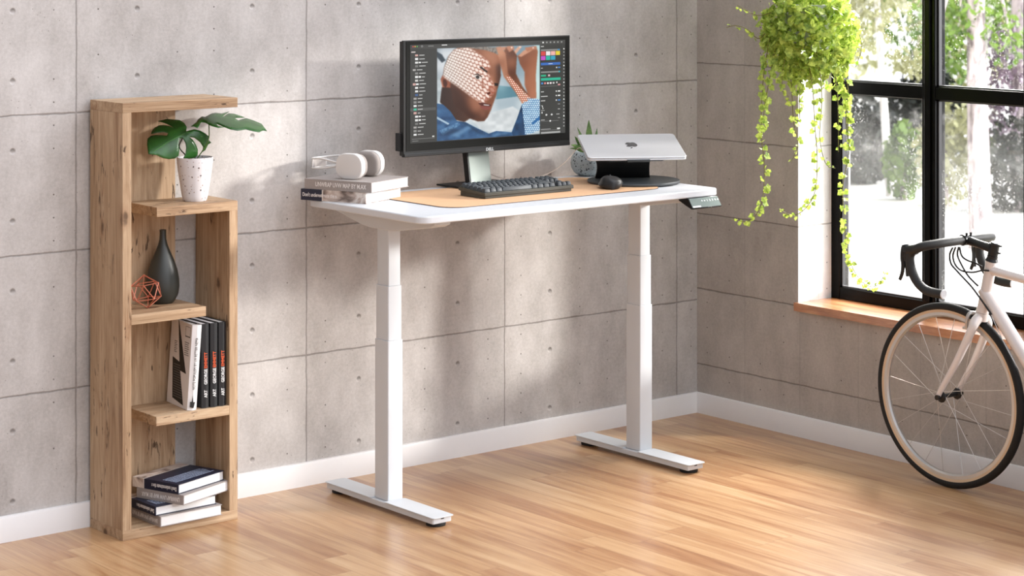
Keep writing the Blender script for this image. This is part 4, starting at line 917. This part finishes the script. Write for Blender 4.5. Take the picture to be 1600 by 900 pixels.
# ------------------------------------------------------------------ road bicycle by the window
BKX, WY0, WR = -.164, -1.486, .335
bike = thing('bicycle', 'pale silver road bicycle with black drop handlebars parked below the window', 'bicycle', (BKX, WY0 - .5, 0))
M_TYRE = plain('black_tyre', '#1b1b1b', .55, spec=.35); M_TAN = plain('tan_sidewall', '#d8bc9b', .6); M_RIM = plain('polished_rim', '#cfccc8', .3, metal=.7)
M_FRAME = plain('pale_pearl_frame', '#ece4e0', .3, metal=.12, coat=.4, vary=.01); M_BK = plain('black_part', '#121212', .38); M_TAPE = plain('black_bar_tape', '#262625', .6, bump=.2); M_CAB = plain('black_cable', '#0c0c0c', .4); M_SIL = plain('silver_part', '#c9c5c1', .3, metal=.7)
E1, E2, AX = Vector((0, 1, 0)), Vector((0, 0, 1)), Vector((1, 0, 0))
def wheel(cy, rear=False):
    c = Vector((BKX, cy, WR))
    circ = lambda r0, a0, a1, n: [(r0 * math.cos(a0 + (a1 - a0) * i / n), r0 * math.sin(a0 + (a1 - a0) * i / n)) for i in range(n + 1)]
    tr = .0155
    b = NB(); torus(b, c, (E1, E2, AX), WR - tr, [(tr * math.cos(a), tr * math.sin(a) * .95) for a in [math.radians(x) for x in range(-130, 131, 20)]] + [(-.012, 0)], 128)
    root = obj('rear_wheel' if rear else 'front_wheel', b, M_TYRE, bike, smooth=60)
    b = NB(); torus(b, c, (E1, E2, AX), .3065, [(.005, -.0118), (.005, .0118), (-.006, .0105), (-.006, -.0105)], 128); obj('sidewall', b, M_TAN, root, smooth=30)
    b = NB(); torus(b, c, (E1, E2, AX), .295, [(.0058, -.0102), (.0058, .0102), (-.006, .0098), (-.012, .004), (-.012, -.004), (-.006, -.0098)], 128); obj('rim', b, M_RIM, root, smooth=30)
    b = NB()
    prof = [(.004, -.060), (.007, -.060), (.007, -.051), (.0195, -.047), (.0215, -.044), (.0195, -.040), (.010, -.036), (.0085, -.02), (.0085, .02), (.010, .036), (.0195, .040), (.0215, .044), (.0195, .047), (.007, .051), (.007, .060), (.004, .060)]
    loft(b, [[c + AX * a + (E1 * math.cos(2 * PI * k / 24) + E2 * math.sin(2 * PI * k / 24)) * r for k in range(24)] for r, a in prof]); obj('hub', b, M_BK, root, smooth=40)
    n = 20
    for i in range(n):
        a = 2 * PI * (i + .3) / n; s = -1 if i % 2 else 1; h = a + (1.25 if (i // 2) % 2 else -1.25)
        p0 = c + (E1 * math.cos(h) + E2 * math.sin(h)) * .0195 + AX * .0435 * s; p1 = c + (E1 * math.cos(a) + E2 * math.sin(a)) * .287
        b = NB(); tube(b, [p0, p1], .0010, 6); obj('spoke', b, M_RIM, root, smooth=60)
    return c
FC = wheel(WY0); RC = wheel(WY0 - .985, True)
P = lambda u, v, dx=0: onX(u, v, BKX + dx)
ht = P(1549.5, 408); hb = P(1535, 487); hax = (ht - hb).normalized()
crown = hb - hax * .022
# frame
b = NB()
tube(b, [hb, hb + (ht - hb) * .12, hb + (ht - hb) * .88, ht], [.0235, .0205, .0205, .0225], 24)
tt0 = P(1544, 420.5); dt0 = P(1536.5, 452)
d_ = P(1594, 546) - dt0; BB = dt0 + d_ * ((WY0 - .60 - dt0.y) / d_.y); BB.x = BKX
d_ = P(1600, 436) - tt0; ST = tt0 + d_ * ((WY0 - .745 - tt0.y) / d_.y); ST.x = BKX
print('BB', BB, 'ST', ST)
tube(b, smooth_path([tt0, tt0.lerp(ST, .3), ST], 3), [.0185, .0165, .0165, .0165, .0155, .015, .0145], 20)
tube(b, [dt0, dt0.lerp(BB, .1), BB], [.0215, .0245, .0230], 20)
SEATTOP = ST + (ST - BB).normalized() * .03
tube(b, [BB, SEATTOP], [.0165, .0150], 20)
tube(b, [BB - AX * .036, BB + AX * .036], .021, 20)
for s in (-1, 1):
    tube(b, smooth_path([BB + AX * .012 * s, BB + Vector((.035 * s, -.12, .012)), RC + AX * .062 * s], 5), [.011, .0075], 12)
    tube(b, smooth_path([ST + AX * .012 * s, ST + Vector((.028 * s, -.06, -.08)), RC + AX * .062 * s], 5), [.009, .006], 12)
obj('frame', b, M_FRAME, bike, smooth=50)
# fork
b = NB(); tube(b, [crown + hax * .02, crown - hax * .008], [.0225, .026], 20)
for s in (-1, 1):
    e = FC + AX * .0555 * s
    tube(b, smooth_path([crown + AX * .004 * s + hax * .006, crown + AX * .030 * s - hax * .012, crown + AX * .044 * s - hax * .045, crown.lerp(FC, .55) + AX * .0525 * s + Vector((0, -.010, 0)), e + Vector((0, -.004, .02)), e], 6), [.0175] + [.0185 - .0000 * i for i in range(6)] + [.0185 - .0115 * i / 23 for i in range(24)], 16)
obj('fork', b, M_FRAME, bike, smooth=60)
for s in (-1, 1):
    b = NB(); tube(b, [FC + AX * .058 * s, FC + AX * .070 * s], .0095, 16); obj('axle_nut', b, M_BK, bike, smooth=40)
# headset, stem, bar
st_top = P(1549, 384); st_bot = ht + hax * .001
b = NB(); tube(b, [st_bot, st_bot + hax * .010], [.0235, .0195], 20); tube(b, [st_bot + hax * .010, st_bot + hax * .02], .019, 20); obj('headset', b, M_BK, bike, smooth=40)
clamp = P(1509.5, 374.5)
b = NB(); q = st_bot + hax * .022; qt = q + hax * .043
tube(b, [q, qt], .0185, 20); tube(b, [qt, qt + hax * .004], [.0165, .014], 20)
mid = q + hax * .022; tube(b, [mid, mid.lerp(clamp, .55), clamp], [.017, .0145, .0165], 20)
tube(b, [clamp - AX * .022, clamp + AX * .022], .0205, 24)
for zz in (.008, .034): tube(b, [q + hax * zz + E1 * -.017 + AX * .006, q + hax * zz + E1 * -.027 + AX * .006], .0032, 10)
for dx in (-.012, .012): tube(b, [clamp + Vector((dx, -.012, .016)), clamp + Vector((dx, -.012, .027))], .0045, 10)
obj('stem', b, M_BK, bike, smooth=40)
hbx = .195
side = [onX(u, v, BKX - hbx) for u, v in ((1439, 386), (1425, 394), (1421.5, 404), (1424, 420), (1431, 437), (1442, 450), (1455, 456.5), (1474, 460))]
# the far half mirrors the near one about the bicycle's middle plane
bar = thing; 
def mirror(p, s): return Vector((BKX + (p.x - BKX) * (-s if s > 0 else 1) * (1 if s < 0 else 1), p.y, p.z)) if s < 0 else Vector((2 * BKX - p.x, p.y, p.z))
b = NB(); tube(b, [clamp - AX * .06, clamp + AX * .06], .0145, 20); hbar = obj('handlebar', b, M_BK, bike, smooth=50)
for s in (-1, 1):
    m_ = (lambda p: p.copy()) if s < 0 else (lambda p: Vector((2 * BKX - p.x, p.y, p.z)))
    pth = [clamp - AX * .022, clamp - AX * .09 + Vector((0, .000, .0)), clamp - AX * .150 + Vector((0, .012, -.004))] + side
    b = NB(); pp = smooth_path([m_(p) for p in pth], 6); tube(b, pp, .0165, 16); obj('bar_tape', b, M_TAPE, hbar, smooth=60)
    b = NB(); e0, e1 = pp[-1], pp[-1] + (pp[-1] - pp[-2]).normalized() * .004; tube(b, [e0, e1], [.0168, .0160], 20); obj('end_plug', b, plain('white_plug', '#e9e9ea', .4), hbar, smooth=40)
    # brake hood and lever
    b = NB(); X0 = BKX - hbx
    hood = [onX(u, v, X0) for u, v in ((1431, 390), (1421, 391.5), (1416, 388), (1414.5, 382))]
    tube(b, smooth_path([m_(p) for p in hood], 5), [.019] * 6 + [.0185 - .0006 * i for i in range(10)], 16)
    low = [onX(u, v, X0) for u, v in ((1419, 392), (1416, 402), (1415.5, 408))]; tube(b, [m_(p) for p in low], [.014, .012, .008], 14)
    lev = obj('brake_lever', b, M_BK, bike, smooth=60)
    b = NB(); bl = [onX(u, v, X0 - .004) for u, v in ((1411.5, 386), (1410, 400), (1411, 415), (1409.5, 427), (1406, 437))]
    tube(b, smooth_path([m_(p) for p in bl], 5), [.0095] * 8 + [.009 - .0002 * i for i in range(13)], 10, flat=.6); obj('lever_blade', b, M_BK, lev, smooth=60)
    b = NB(); bl = [onX(u, v, X0 + .006) for u, v in ((1415, 402), (1416.5, 416), (1418, 432))]; tube(b, smooth_path([m_(p) for p in bl], 5), .006, 10); obj('shift_paddle', b, plain('grey_paddle', '#3f4140', .35), lev, smooth=60)
# cables
def cabl(pts): b = NB(); tube(b, smooth_path([onX(u, v, BKX + d) for u, v, d in pts], 8), .0034, 8); obj('cable', b, M_CAB, bike, smooth=60)
cabl([(1489, 386, -.06), (1484, 398, -.06), (1486, 412, -.06), (1494, 422, -.055), (1506, 435, -.05), (1518, 448, -.045), (1530, 464, -.036), (1540, 478, -.03), (1549, 492, -.025)])
cabl([(1493, 386, -.055), (1489, 400, -.055), (1493, 414, -.05), (1503, 423, -.045), (1520, 425.5, -.035), (1535, 422.5, -.028), (1545, 423, -.027)])
cabl([(1498, 386, -.05), (1496, 398, -.05), (1502, 413, -.045), (1512, 430, -.04), (1522, 441, -.035), (1528.5, 447, -.026)])
cabl([(1499, 386, -.045), (1503, 400, -.042), (1512, 407, -.04), (1524, 411, -.034), (1534, 417, -.026)])
b = NB(); tube(b, smooth_path([onX(1549, 492, BKX - .024), onX(1553, 502, BKX - .024), onX(1575, 548, BKX - .024), onX(1605, 600, BKX - .024)], 4), .0014, 6); obj('cable', b, M_SIL, bike, smooth=60)
# front brake
b = NB(); bc = crown + Vector((0, .035, .0))
tube(b, smooth_path([bc + Vector((0, -.01, .012)), bc + Vector((-.022, .0, .012)), bc + Vector((-.030, .006, -.012)), bc + Vector((-.026, .010, -.040))], 5), [.008, .006], 10)
tube(b, smooth_path([bc + Vector((0, -.01, .012)), bc + Vector((.022, .0, .012)), bc + Vector((.030, .006, -.012)), bc + Vector((.026, .010, -.040))], 5), [.008, .006], 10)
tube(b, [bc + Vector((-.026, .026, -.042)), bc + Vector((-.024, -.016, -.042))], .005, 8); tube(b, [bc + Vector((.026, .026, -.042)), bc + Vector((.024, -.016, -.042))], .005, 8)
obj('brake_caliper', b, M_SIL, bike, smooth=60)
# saddle, seat post, crank and pedals (past the edge of the picture)
sd = (SEATTOP - BB).normalized(); b = NB(); tube(b, [SEATTOP, SEATTOP + sd * .12], .0125, 16); obj('seat_post', b, M_BK, bike, smooth=50)
sc_ = SEATTOP + sd * .135; b = NB(); rings = []
for y_, w_, h_ in ((.16, .012, 0), (.10, .020, .004), (.02, .028, .004), (-.05, .055, .002), (-.10, .070, .006), (-.125, .055, .010)):
    rings.append([sc_ + Vector((w_ * math.cos(a), y_, h_ + .018 * math.sin(a) * (1 if math.sin(a) > 0 else .6))) for a in [2 * PI * i / 16 for i in range(16)]])
loft(b, rings); obj('saddle', b, M_BK, bike, smooth=70)
b = NB(); tube(b, [BB - AX * .05, BB + AX * .055], .012, 16); add_box(b, BB + Vector((.05, -.008, -.165)), BB + Vector((.062, .008, .01))); add_box(b, BB + Vector((-.060, -.008, -.01)), BB + Vector((-.048, .008, .165)))
torus(b, BB + AX * .048, (E1, E2, AX), .085, [(.012, -.0015), (.012, .0015), (-.012, .0015), (-.012, -.0015)], 48); obj('crank', b, M_BK, bike, smooth=40)
for s, z_ in ((1, -.160), (-1, .160)):
    b = NB(); c_ = BB + Vector((.105 * s, 0, z_)); add_box(b, c_ - Vector((.042, .03, .009)), c_ + Vector((.042, .03, .009))); obj('pedal', b, M_BK, bike, bevel=.004)
# ------------------------------------------------------------------ hanging plant in front of the window corner
M_IVY = mat_leaf('bright_ivy', '#5f8420', '#dcec74', .5, .38, 60); M_VINE = plain('vine_stem', '#6d6a2a', .6)
HPc = onX(1266, 48, -.235); dP = depth(HPc); kp = dP / FPX
hang = thing('hanging_plant', 'bright green ivy trailing from a hanging pot beside the window', 'plant', HPc)
rl = random.Random(11)
LEAF = [(0, 0), (.30, -.16), (.52, .02), (.44, .22), (.62, .44), (.40, .56), (.24, .78), (0, 1.0), (-.24, .78), (-.40, .56), (-.62, .44), (-.44, .22), (-.52, .02), (-.30, -.16)]
def ivy(b, p, n, upd, size):
    n = n.normalized(); y = (upd - n * upd.dot(n)); y = y.normalized() if y.length > 1e-4 else n.orthogonal().normalized(); x = y.cross(n)
    mid_ = b.verts.new(p + y * .42 * size - n * .10 * size); vs = [b.verts.new(p + x * a * size + y * c * size + n * (-.16 * abs(a)) * size) for a, c in LEAF]
    for i in range(len(vs)): b.faces.new((mid_, vs[i], vs[(i + 1) % len(vs)]))
toward = (CAM - HPc).normalized()
def rv(s=1): return Vector((rl.gauss(0, s), rl.gauss(0, s), rl.gauss(0, s)))
b = NB(); rxy = .188
for i in range(1750):
    d = rv().normalized(); r = rl.uniform(.45, 1.06) ** .6
    u = d.x * RT * 0
    p = Vector((d.x * rxy * r, d.y * rxy * r, d.z * .185 * r))
    if p.z < -.10: p.x *= 1.02; p.y *= 1.02
    if rl.random() < .18 and p.z < .05: p.z -= rl.uniform(0, .09) * (1 - min(1, (p.x ** 2 + p.y ** 2) / rxy ** 2))
    q = HPc + p
    ivy(b, q, (d * .6 + toward * .25 + rv(.7)), Vector((0, 0, -1)) + rv(.5), rl.uniform(.019, .033))
obj('foliage', b, M_IVY, hang, fix=False)
b = NB(); lathe(b, [(.06, -.10), (.075, -.095), (.095, 0), (.105, .06), (.11, .07), (.10, .072), (.095, .05)], 40, HPc + Vector((0, 0, .03))); obj('pot', b, plain('white_hanging_pot', '#d6d9d8', .5), hang, smooth=40)
for k_ in range(3):
    a = 2 * PI * k_ / 3 + .4; e = HPc + Vector((.105 * math.cos(a), .105 * math.sin(a), .098)); top_ = HPc + Vector((0, 0, .52))
    b = NB(); tube(b, [e, top_], .0022, 6); obj('hanger_cord', b, plain('jute_cord', '#b79f78', .8), hang)
b = NB(); tube(b, [HPc + Vector((0, 0, .52)), HPc + Vector((0, 0, ZT - HPc.z - .0))], .0025, 8); ball(b, HPc + Vector((0, 0, .52)), .008, 10); obj('hanger_cord', b, plain('jute_cord', '#b79f78', .8), hang)
vines = [
    ([(1203, 60, -.06), (1194, 110, -.07), (1190, 165, -.06), (1190, 215, -.06), (1194, 255, -.05), (1193, 300, -.05), (1185, 330, -.05), (1168, 346, -.05), (1143, 343, -.05)], 1.0, 56),
    ([(1212, 70, -.06), (1203, 120, -.08), (1194, 170, -.07), (1196, 200, -.07)], 1.0, 26),
    ([(1232, 90, -.08), (1237, 140, -.09), (1240, 190, -.09), (1247, 225, -.09), (1236, 254, -.09)], .85, 22),
    ([(1262, 90, -.10), (1270, 140, -.10), (1273, 195, -.10), (1277, 250, -.10), (1273, 300, -.10), (1259, 325, -.10), (1240, 336, -.10), (1216, 327, -.10)], .9, 42),
    ([(1255, 90, -.09), (1249, 150, -.09), (1250, 190, -.09)], .9, 20),
    ([(1300, 90, -.06), (1308, 140, -.05), (1310, 190, -.05), (1310, 237, -.05)], .85, 24),
    ([(1315, 80, -.03), (1325, 140, -.03), (1322, 190, -.02), (1327, 235, -.02), (1317, 290, -.02), (1319, 340, -.02), (1323, 385, -.02), (1332, 418, -.02), (1350, 443, -.02), (1370, 446, -.02), (1387, 421, -.02)], .9, 66),
    ([(1320, 70, -.03), (1318, 130, -.03), (1324, 180, -.02), (1326, 225, -.02)], 1.0, 34),
    ([(1205, 40, -.03), (1186, 60, -.03), (1168, 46, -.03), (1150, 40, -.03), (1135, 43, -.03)], .8, 9),
    ([(1205, 20, -.03), (1184, 24, -.03), (1166, 16, -.03), (1152, 8, -.03)], .8, 8),
    ([(1240, 60, -.10), (1226, 95, -.11), (1222, 130, -.11), (1232, 152, -.11)], .9, 16),
    ([(1275, 80, -.11), (1282, 120, -.12), (1284, 160, -.12), (1281, 215, -.12), (1290, 255, -.10), (1305, 263, -.08)], .7, 18),
    ([(1310, 30, -.04), (1338, 45, -.02), (1346, 75, -.02), (1337, 105, -.02)], .8, 12)]
for pts, sz, nl in vines:
    pp = smooth_path([atD(u, v, dP + dd) for u, v, dd in pts], 8); b = NB(); tube(b, pp, [.0019, .0012], 6, mi=1)
    for i in range(nl):
        u = ((i + rl.random() * .9) / nl) ** 1.15; ix = min(len(pp) - 2, int(u * (len(pp) - 1))); p = pp[ix].lerp(pp[ix + 1], rl.random()); T_ = (pp[ix + 1] - pp[ix]).normalized()
        o_ = rv(1); o_ = (o_ - T_ * o_.dot(T_)).normalized(); s_ = rl.uniform(.020, .030) * sz * (1 - 1.1 * max(0, u - .55))
        ivy(b, p + o_ * .009 * sz, toward * .8 + o_ * .6 + rv(.3), o_ * .8 + Vector((0, 0, -.6)) + rv(.2), s_)
    obj('trailing_vine', b, (M_IVY, M_VINE), hang, fix=False)

# ------------------------------------------------------------------ garden outside
GZ = -.35
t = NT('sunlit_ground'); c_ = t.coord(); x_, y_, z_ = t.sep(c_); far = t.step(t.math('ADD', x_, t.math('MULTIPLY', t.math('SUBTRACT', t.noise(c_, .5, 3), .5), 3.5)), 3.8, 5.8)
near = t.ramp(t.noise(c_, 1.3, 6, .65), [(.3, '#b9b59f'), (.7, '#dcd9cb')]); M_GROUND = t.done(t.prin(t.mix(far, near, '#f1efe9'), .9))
b = NB(); add_box(b, (.34, -60, GZ - .3), (110, 90, GZ)); struct('ground', b, M_GROUND)
M_BARKW = NT('pale_bark'); c_ = M_BARKW.coord(); M_BARKW_ = M_BARKW.done(M_BARKW.prin(M_BARKW.ramp(M_BARKW.noise(M_BARKW.vmath('MULTIPLY', c_, (6, 6, 1)), 3, 4), [(.3, '#bdb6b0'), (.6, '#f4f1ee')]), .8))
t = NT('mauve_bark'); c_ = t.coord(); M_BARKM = t.done(t.prin(t.ramp(t.noise(t.vmath('MULTIPLY', c_, (5, 5, 1.2)), 4, 5), [(.35, '#6f6468'), (.65, '#cfc2c3')]), .9))
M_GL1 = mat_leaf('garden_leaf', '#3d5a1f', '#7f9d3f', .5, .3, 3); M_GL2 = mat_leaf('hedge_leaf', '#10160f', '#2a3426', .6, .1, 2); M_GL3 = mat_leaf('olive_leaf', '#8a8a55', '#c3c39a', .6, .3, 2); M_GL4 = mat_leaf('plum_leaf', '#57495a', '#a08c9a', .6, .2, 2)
ro = random.Random(5)
def leaves(b, fn, n, s):
    for i in range(n):
        p = fn(); nn = Vector((ro.gauss(0, 1), ro.gauss(0, 1), ro.gauss(0, 1) + .4)).normalized(); a = nn.orthogonal().normalized(); c_ = nn.cross(a); k_ = s * ro.uniform(.6, 1.3)
        vs = [b.verts.new(p + a * x * k_ + c_ * y * k_) for x, y in ((-1, 0), (-.3, .45), (.5, .4), (1, 0), (.4, -.45), (-.4, -.4))]; b.faces.new(vs)
def blob(c, r):
    def f():
        d = Vector((ro.gauss(0, 1), ro.gauss(0, 1), ro.gauss(0, 1))).normalized() * (ro.random() ** .4); return Vector(c) + Vector((d.x * r[0], d.y * r[1], max(GZ + .02 - c[2], d.z * r[2])))
    return f
def tree(name, label, foot, top, rad, bark, leafm, blobs, group=None, ls=.05):
    t = thing(name, label, 'tree', foot); foot = Vector(foot); top = Vector(top)
    b = NB(); side = (top - foot).orthogonal().normalized(); pth = smooth_path([foot - Vector((0, 0, .05)), foot.lerp(top, .35) + side * rad * .5, foot.lerp(top, .7) - side * rad * .4, top], 6); tube(b, pth, [rad * 1.1, rad * .55], 14)
    obj('trunk', b, bark, t, smooth=60)
    b = NB()
    for c, r, n in blobs: tube(b, smooth_path([foot.lerp(top, .55), foot.lerp(top, .7).lerp(Vector(c), .6) + Vector((0, 0, .1)), Vector(c)], 4), [rad * .35, rad * .08], 7)
    if blobs: obj('branches', b, bark, t, smooth=60)
    if blobs:
        b = NB()
        for c, r, n in blobs: leaves(b, blob(c, r), n, ls)
        obj('foliage', b, leafm, t, fix=False)
    return t
G = lambda u, v: onZ(u, v, GZ)
def up(foot, u, v): return atD(u, v, depth(foot))
f1 = G(1391, 306); tree('birch_tree', 'slim white leaning tree trunk seen through the left window panes', f1, up(f1, 1352, -260), .038, M_BARKW_, M_GL3, [(up(f1, 1345, 20), (.35, .35, .22), 260), (up(f1, 1400, -30), (.5, .5, .3), 380), (up(f1, 1310, 60), (.3, .3, .2), 160), (up(f1, 1425, 100), (.22, .22, .14), 150)], ls=.045)
f2 = G(1533, 262); tree('birch_tree', 'slim white tree trunk seen through the upper right window pane', f2, up(f2, 1562, -240), .050, M_BARKW_, M_GL1, [(up(f2, 1500, 20), (.5, .5, .4), 420), (up(f2, 1480, 100), (.4, .4, .3), 300), (up(f2, 1590, 30), (.4, .4, .3), 250)], ls=.05)
f3 = G(1533, 388); tree('garden_tree', 'thick mauve grey tree trunk behind the bicycle handlebar', f3, up(f3, 1518, -300), .085, M_BARKM, M_GL1, [(up(f3, 1500, 10), (.4, .4, .3), 260), (up(f3, 1580, 60), (.25, .25, .25), 150), (up(f3, 1465, 60), (.2, .2, .2), 100)], ls=.035)
f4 = G(1600, 300); tree('garden_tree', 'mauve tree at the right edge of the window view', f4, up(f4, 1588, -200), .10, M_BARKM, M_GL4, [(up(f4, 1570, 110), (.25, .25, .45), 380), (up(f4, 1560, 190), (.3, .3, .3), 300)], ls=.04)
def shrub(label, foot, h, w, m, n, ls):
    t = thing('shrub', label, 'shrub', foot); t['group'] = 'bushes in the garden'; b = NB(); c = Vector(foot) + Vector((0, 0, h * .5)); leaves(b, blob(c, (w, w, h * .55)), n, ls); obj('foliage', b, m, t, fix=False)
    b = NB(); tube(b, [Vector(foot), Vector(foot) + Vector((0, 0, h * .6))], [.03, .015], 8); obj('stem', b, M_BARKM, t); return t
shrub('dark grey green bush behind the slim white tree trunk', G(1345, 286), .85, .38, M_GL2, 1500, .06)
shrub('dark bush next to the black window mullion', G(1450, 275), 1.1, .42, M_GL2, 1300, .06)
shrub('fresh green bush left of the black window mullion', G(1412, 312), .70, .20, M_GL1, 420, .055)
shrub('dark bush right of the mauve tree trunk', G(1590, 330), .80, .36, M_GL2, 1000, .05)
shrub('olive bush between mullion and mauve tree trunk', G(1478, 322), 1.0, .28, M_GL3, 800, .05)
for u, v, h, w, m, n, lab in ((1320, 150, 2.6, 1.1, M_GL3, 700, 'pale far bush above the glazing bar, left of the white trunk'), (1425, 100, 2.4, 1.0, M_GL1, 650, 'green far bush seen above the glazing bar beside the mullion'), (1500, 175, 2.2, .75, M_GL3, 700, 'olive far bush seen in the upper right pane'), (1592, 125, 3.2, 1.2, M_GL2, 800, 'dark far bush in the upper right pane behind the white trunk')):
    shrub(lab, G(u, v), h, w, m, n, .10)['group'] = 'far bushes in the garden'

# ------------------------------------------------------------------ light and camera
w = bpy.data.worlds.new('sky'); SC.world = w; w.use_nodes = True; nt = w.node_tree; nt.nodes.clear()
class WT(NT):
    def __init__(s): s.t = nt; s.out = nt.nodes.new('ShaderNodeOutputWorld')
t = WT(); g = t.coord('Generated')
a = t.math('MAXIMUM', t.vmath('DOT_PRODUCT', g, tuple(Vector((.12, -.85, .5)).normalized())), 0)
e = t.math('MAXIMUM', t.vmath('DOT_PRODUCT', g, tuple(Vector((.85, -.2, .45)).normalized())), 0)
st_ = t.math('ADD', W_BASE, t.math('ADD', t.math('MULTIPLY', t.math('POWER', a, 2.2), W_FRONT), t.math('MULTIPLY', t.math('POWER', e, 1.5), W_EAST)))
bg = t.n('ShaderNodeBackground'); t.put(bg.inputs[0], lin('#eef2fb')); t.put(bg.inputs[1], st_); t.done_ = nt.links.new(bg.outputs[0], t.out.inputs[0])
sl = bpy.data.lights.new('sun', 'SUN'); sl.energy = SUN_E; sl.angle = math.radians(SUN_A); sl.color = (1, .97, .93)
so = bpy.data.objects.new('sun', sl); COL.objects.link(so); so.rotation_euler = Vector(SUN_D).to_track_quat('-Z', 'Y').to_euler(); so.location = (6, -6, 5)
al_ = bpy.data.lights.new('added_window_fill', 'AREA'); al_.shape = 'DISK'; al_.size = 1.7; al_.energy = AREA_E; al_.color = (1, .96, .9)  # added area lamp outside, stands in for high daylight on floor and sill
ao = bpy.data.objects.new('added_window_fill', al_); COL.objects.link(ao); ao.location = (2.2, -.35, 2.95); ao.rotation_euler = (Vector((-.8, -1.4, .1)) - ao.location).to_track_quat('-Z', 'Y').to_euler()
a2 = bpy.data.lights.new('added_tree_fill', 'AREA'); a2.shape = 'DISK'; a2.size = 1.2; a2.energy = TREE_FILL_E; a2.color = (1, .98, .94)  # added unseen lamp to whiten the trees, stands in for facade bounce
a2o = bpy.data.objects.new('added_tree_fill', a2); COL.objects.link(a2o); a2o.location = (.8, -1.2, 3.4); a2o.rotation_euler = (Vector((12, 14, .2)) - a2o.location).to_track_quat('-Z', 'Y').to_euler()
cd = bpy.data.cameras.new('camera'); cam = bpy.data.objects.new('camera', cd); COL.objects.link(cam); SC.camera = cam
cd.sensor_width = 36; cd.sensor_fit = 'HORIZONTAL'; cd.lens = FPX / 1600 * 36; cd.shift_x = 0; cd.shift_y = (HORIZON - 450) / 1600
cd.clip_end = 300
cam.matrix_world = Matrix((RT, UP, -FW)).transposed().to_4x4(); cam.location = CAM
cd.dof.use_dof = True; cd.dof.focus_distance = 8.1; cd.dof.aperture_fstop = 5.0
SC.view_settings.view_transform = 'Standard'; SC.view_settings.look = 'None'; SC.view_settings.exposure = 0
SC.cycles.use_denoising = True
SC.cycles.max_bounces = 10; SC.cycles.transparent_max_bounces = 12; SC.cycles.sample_clamp_indirect = 6
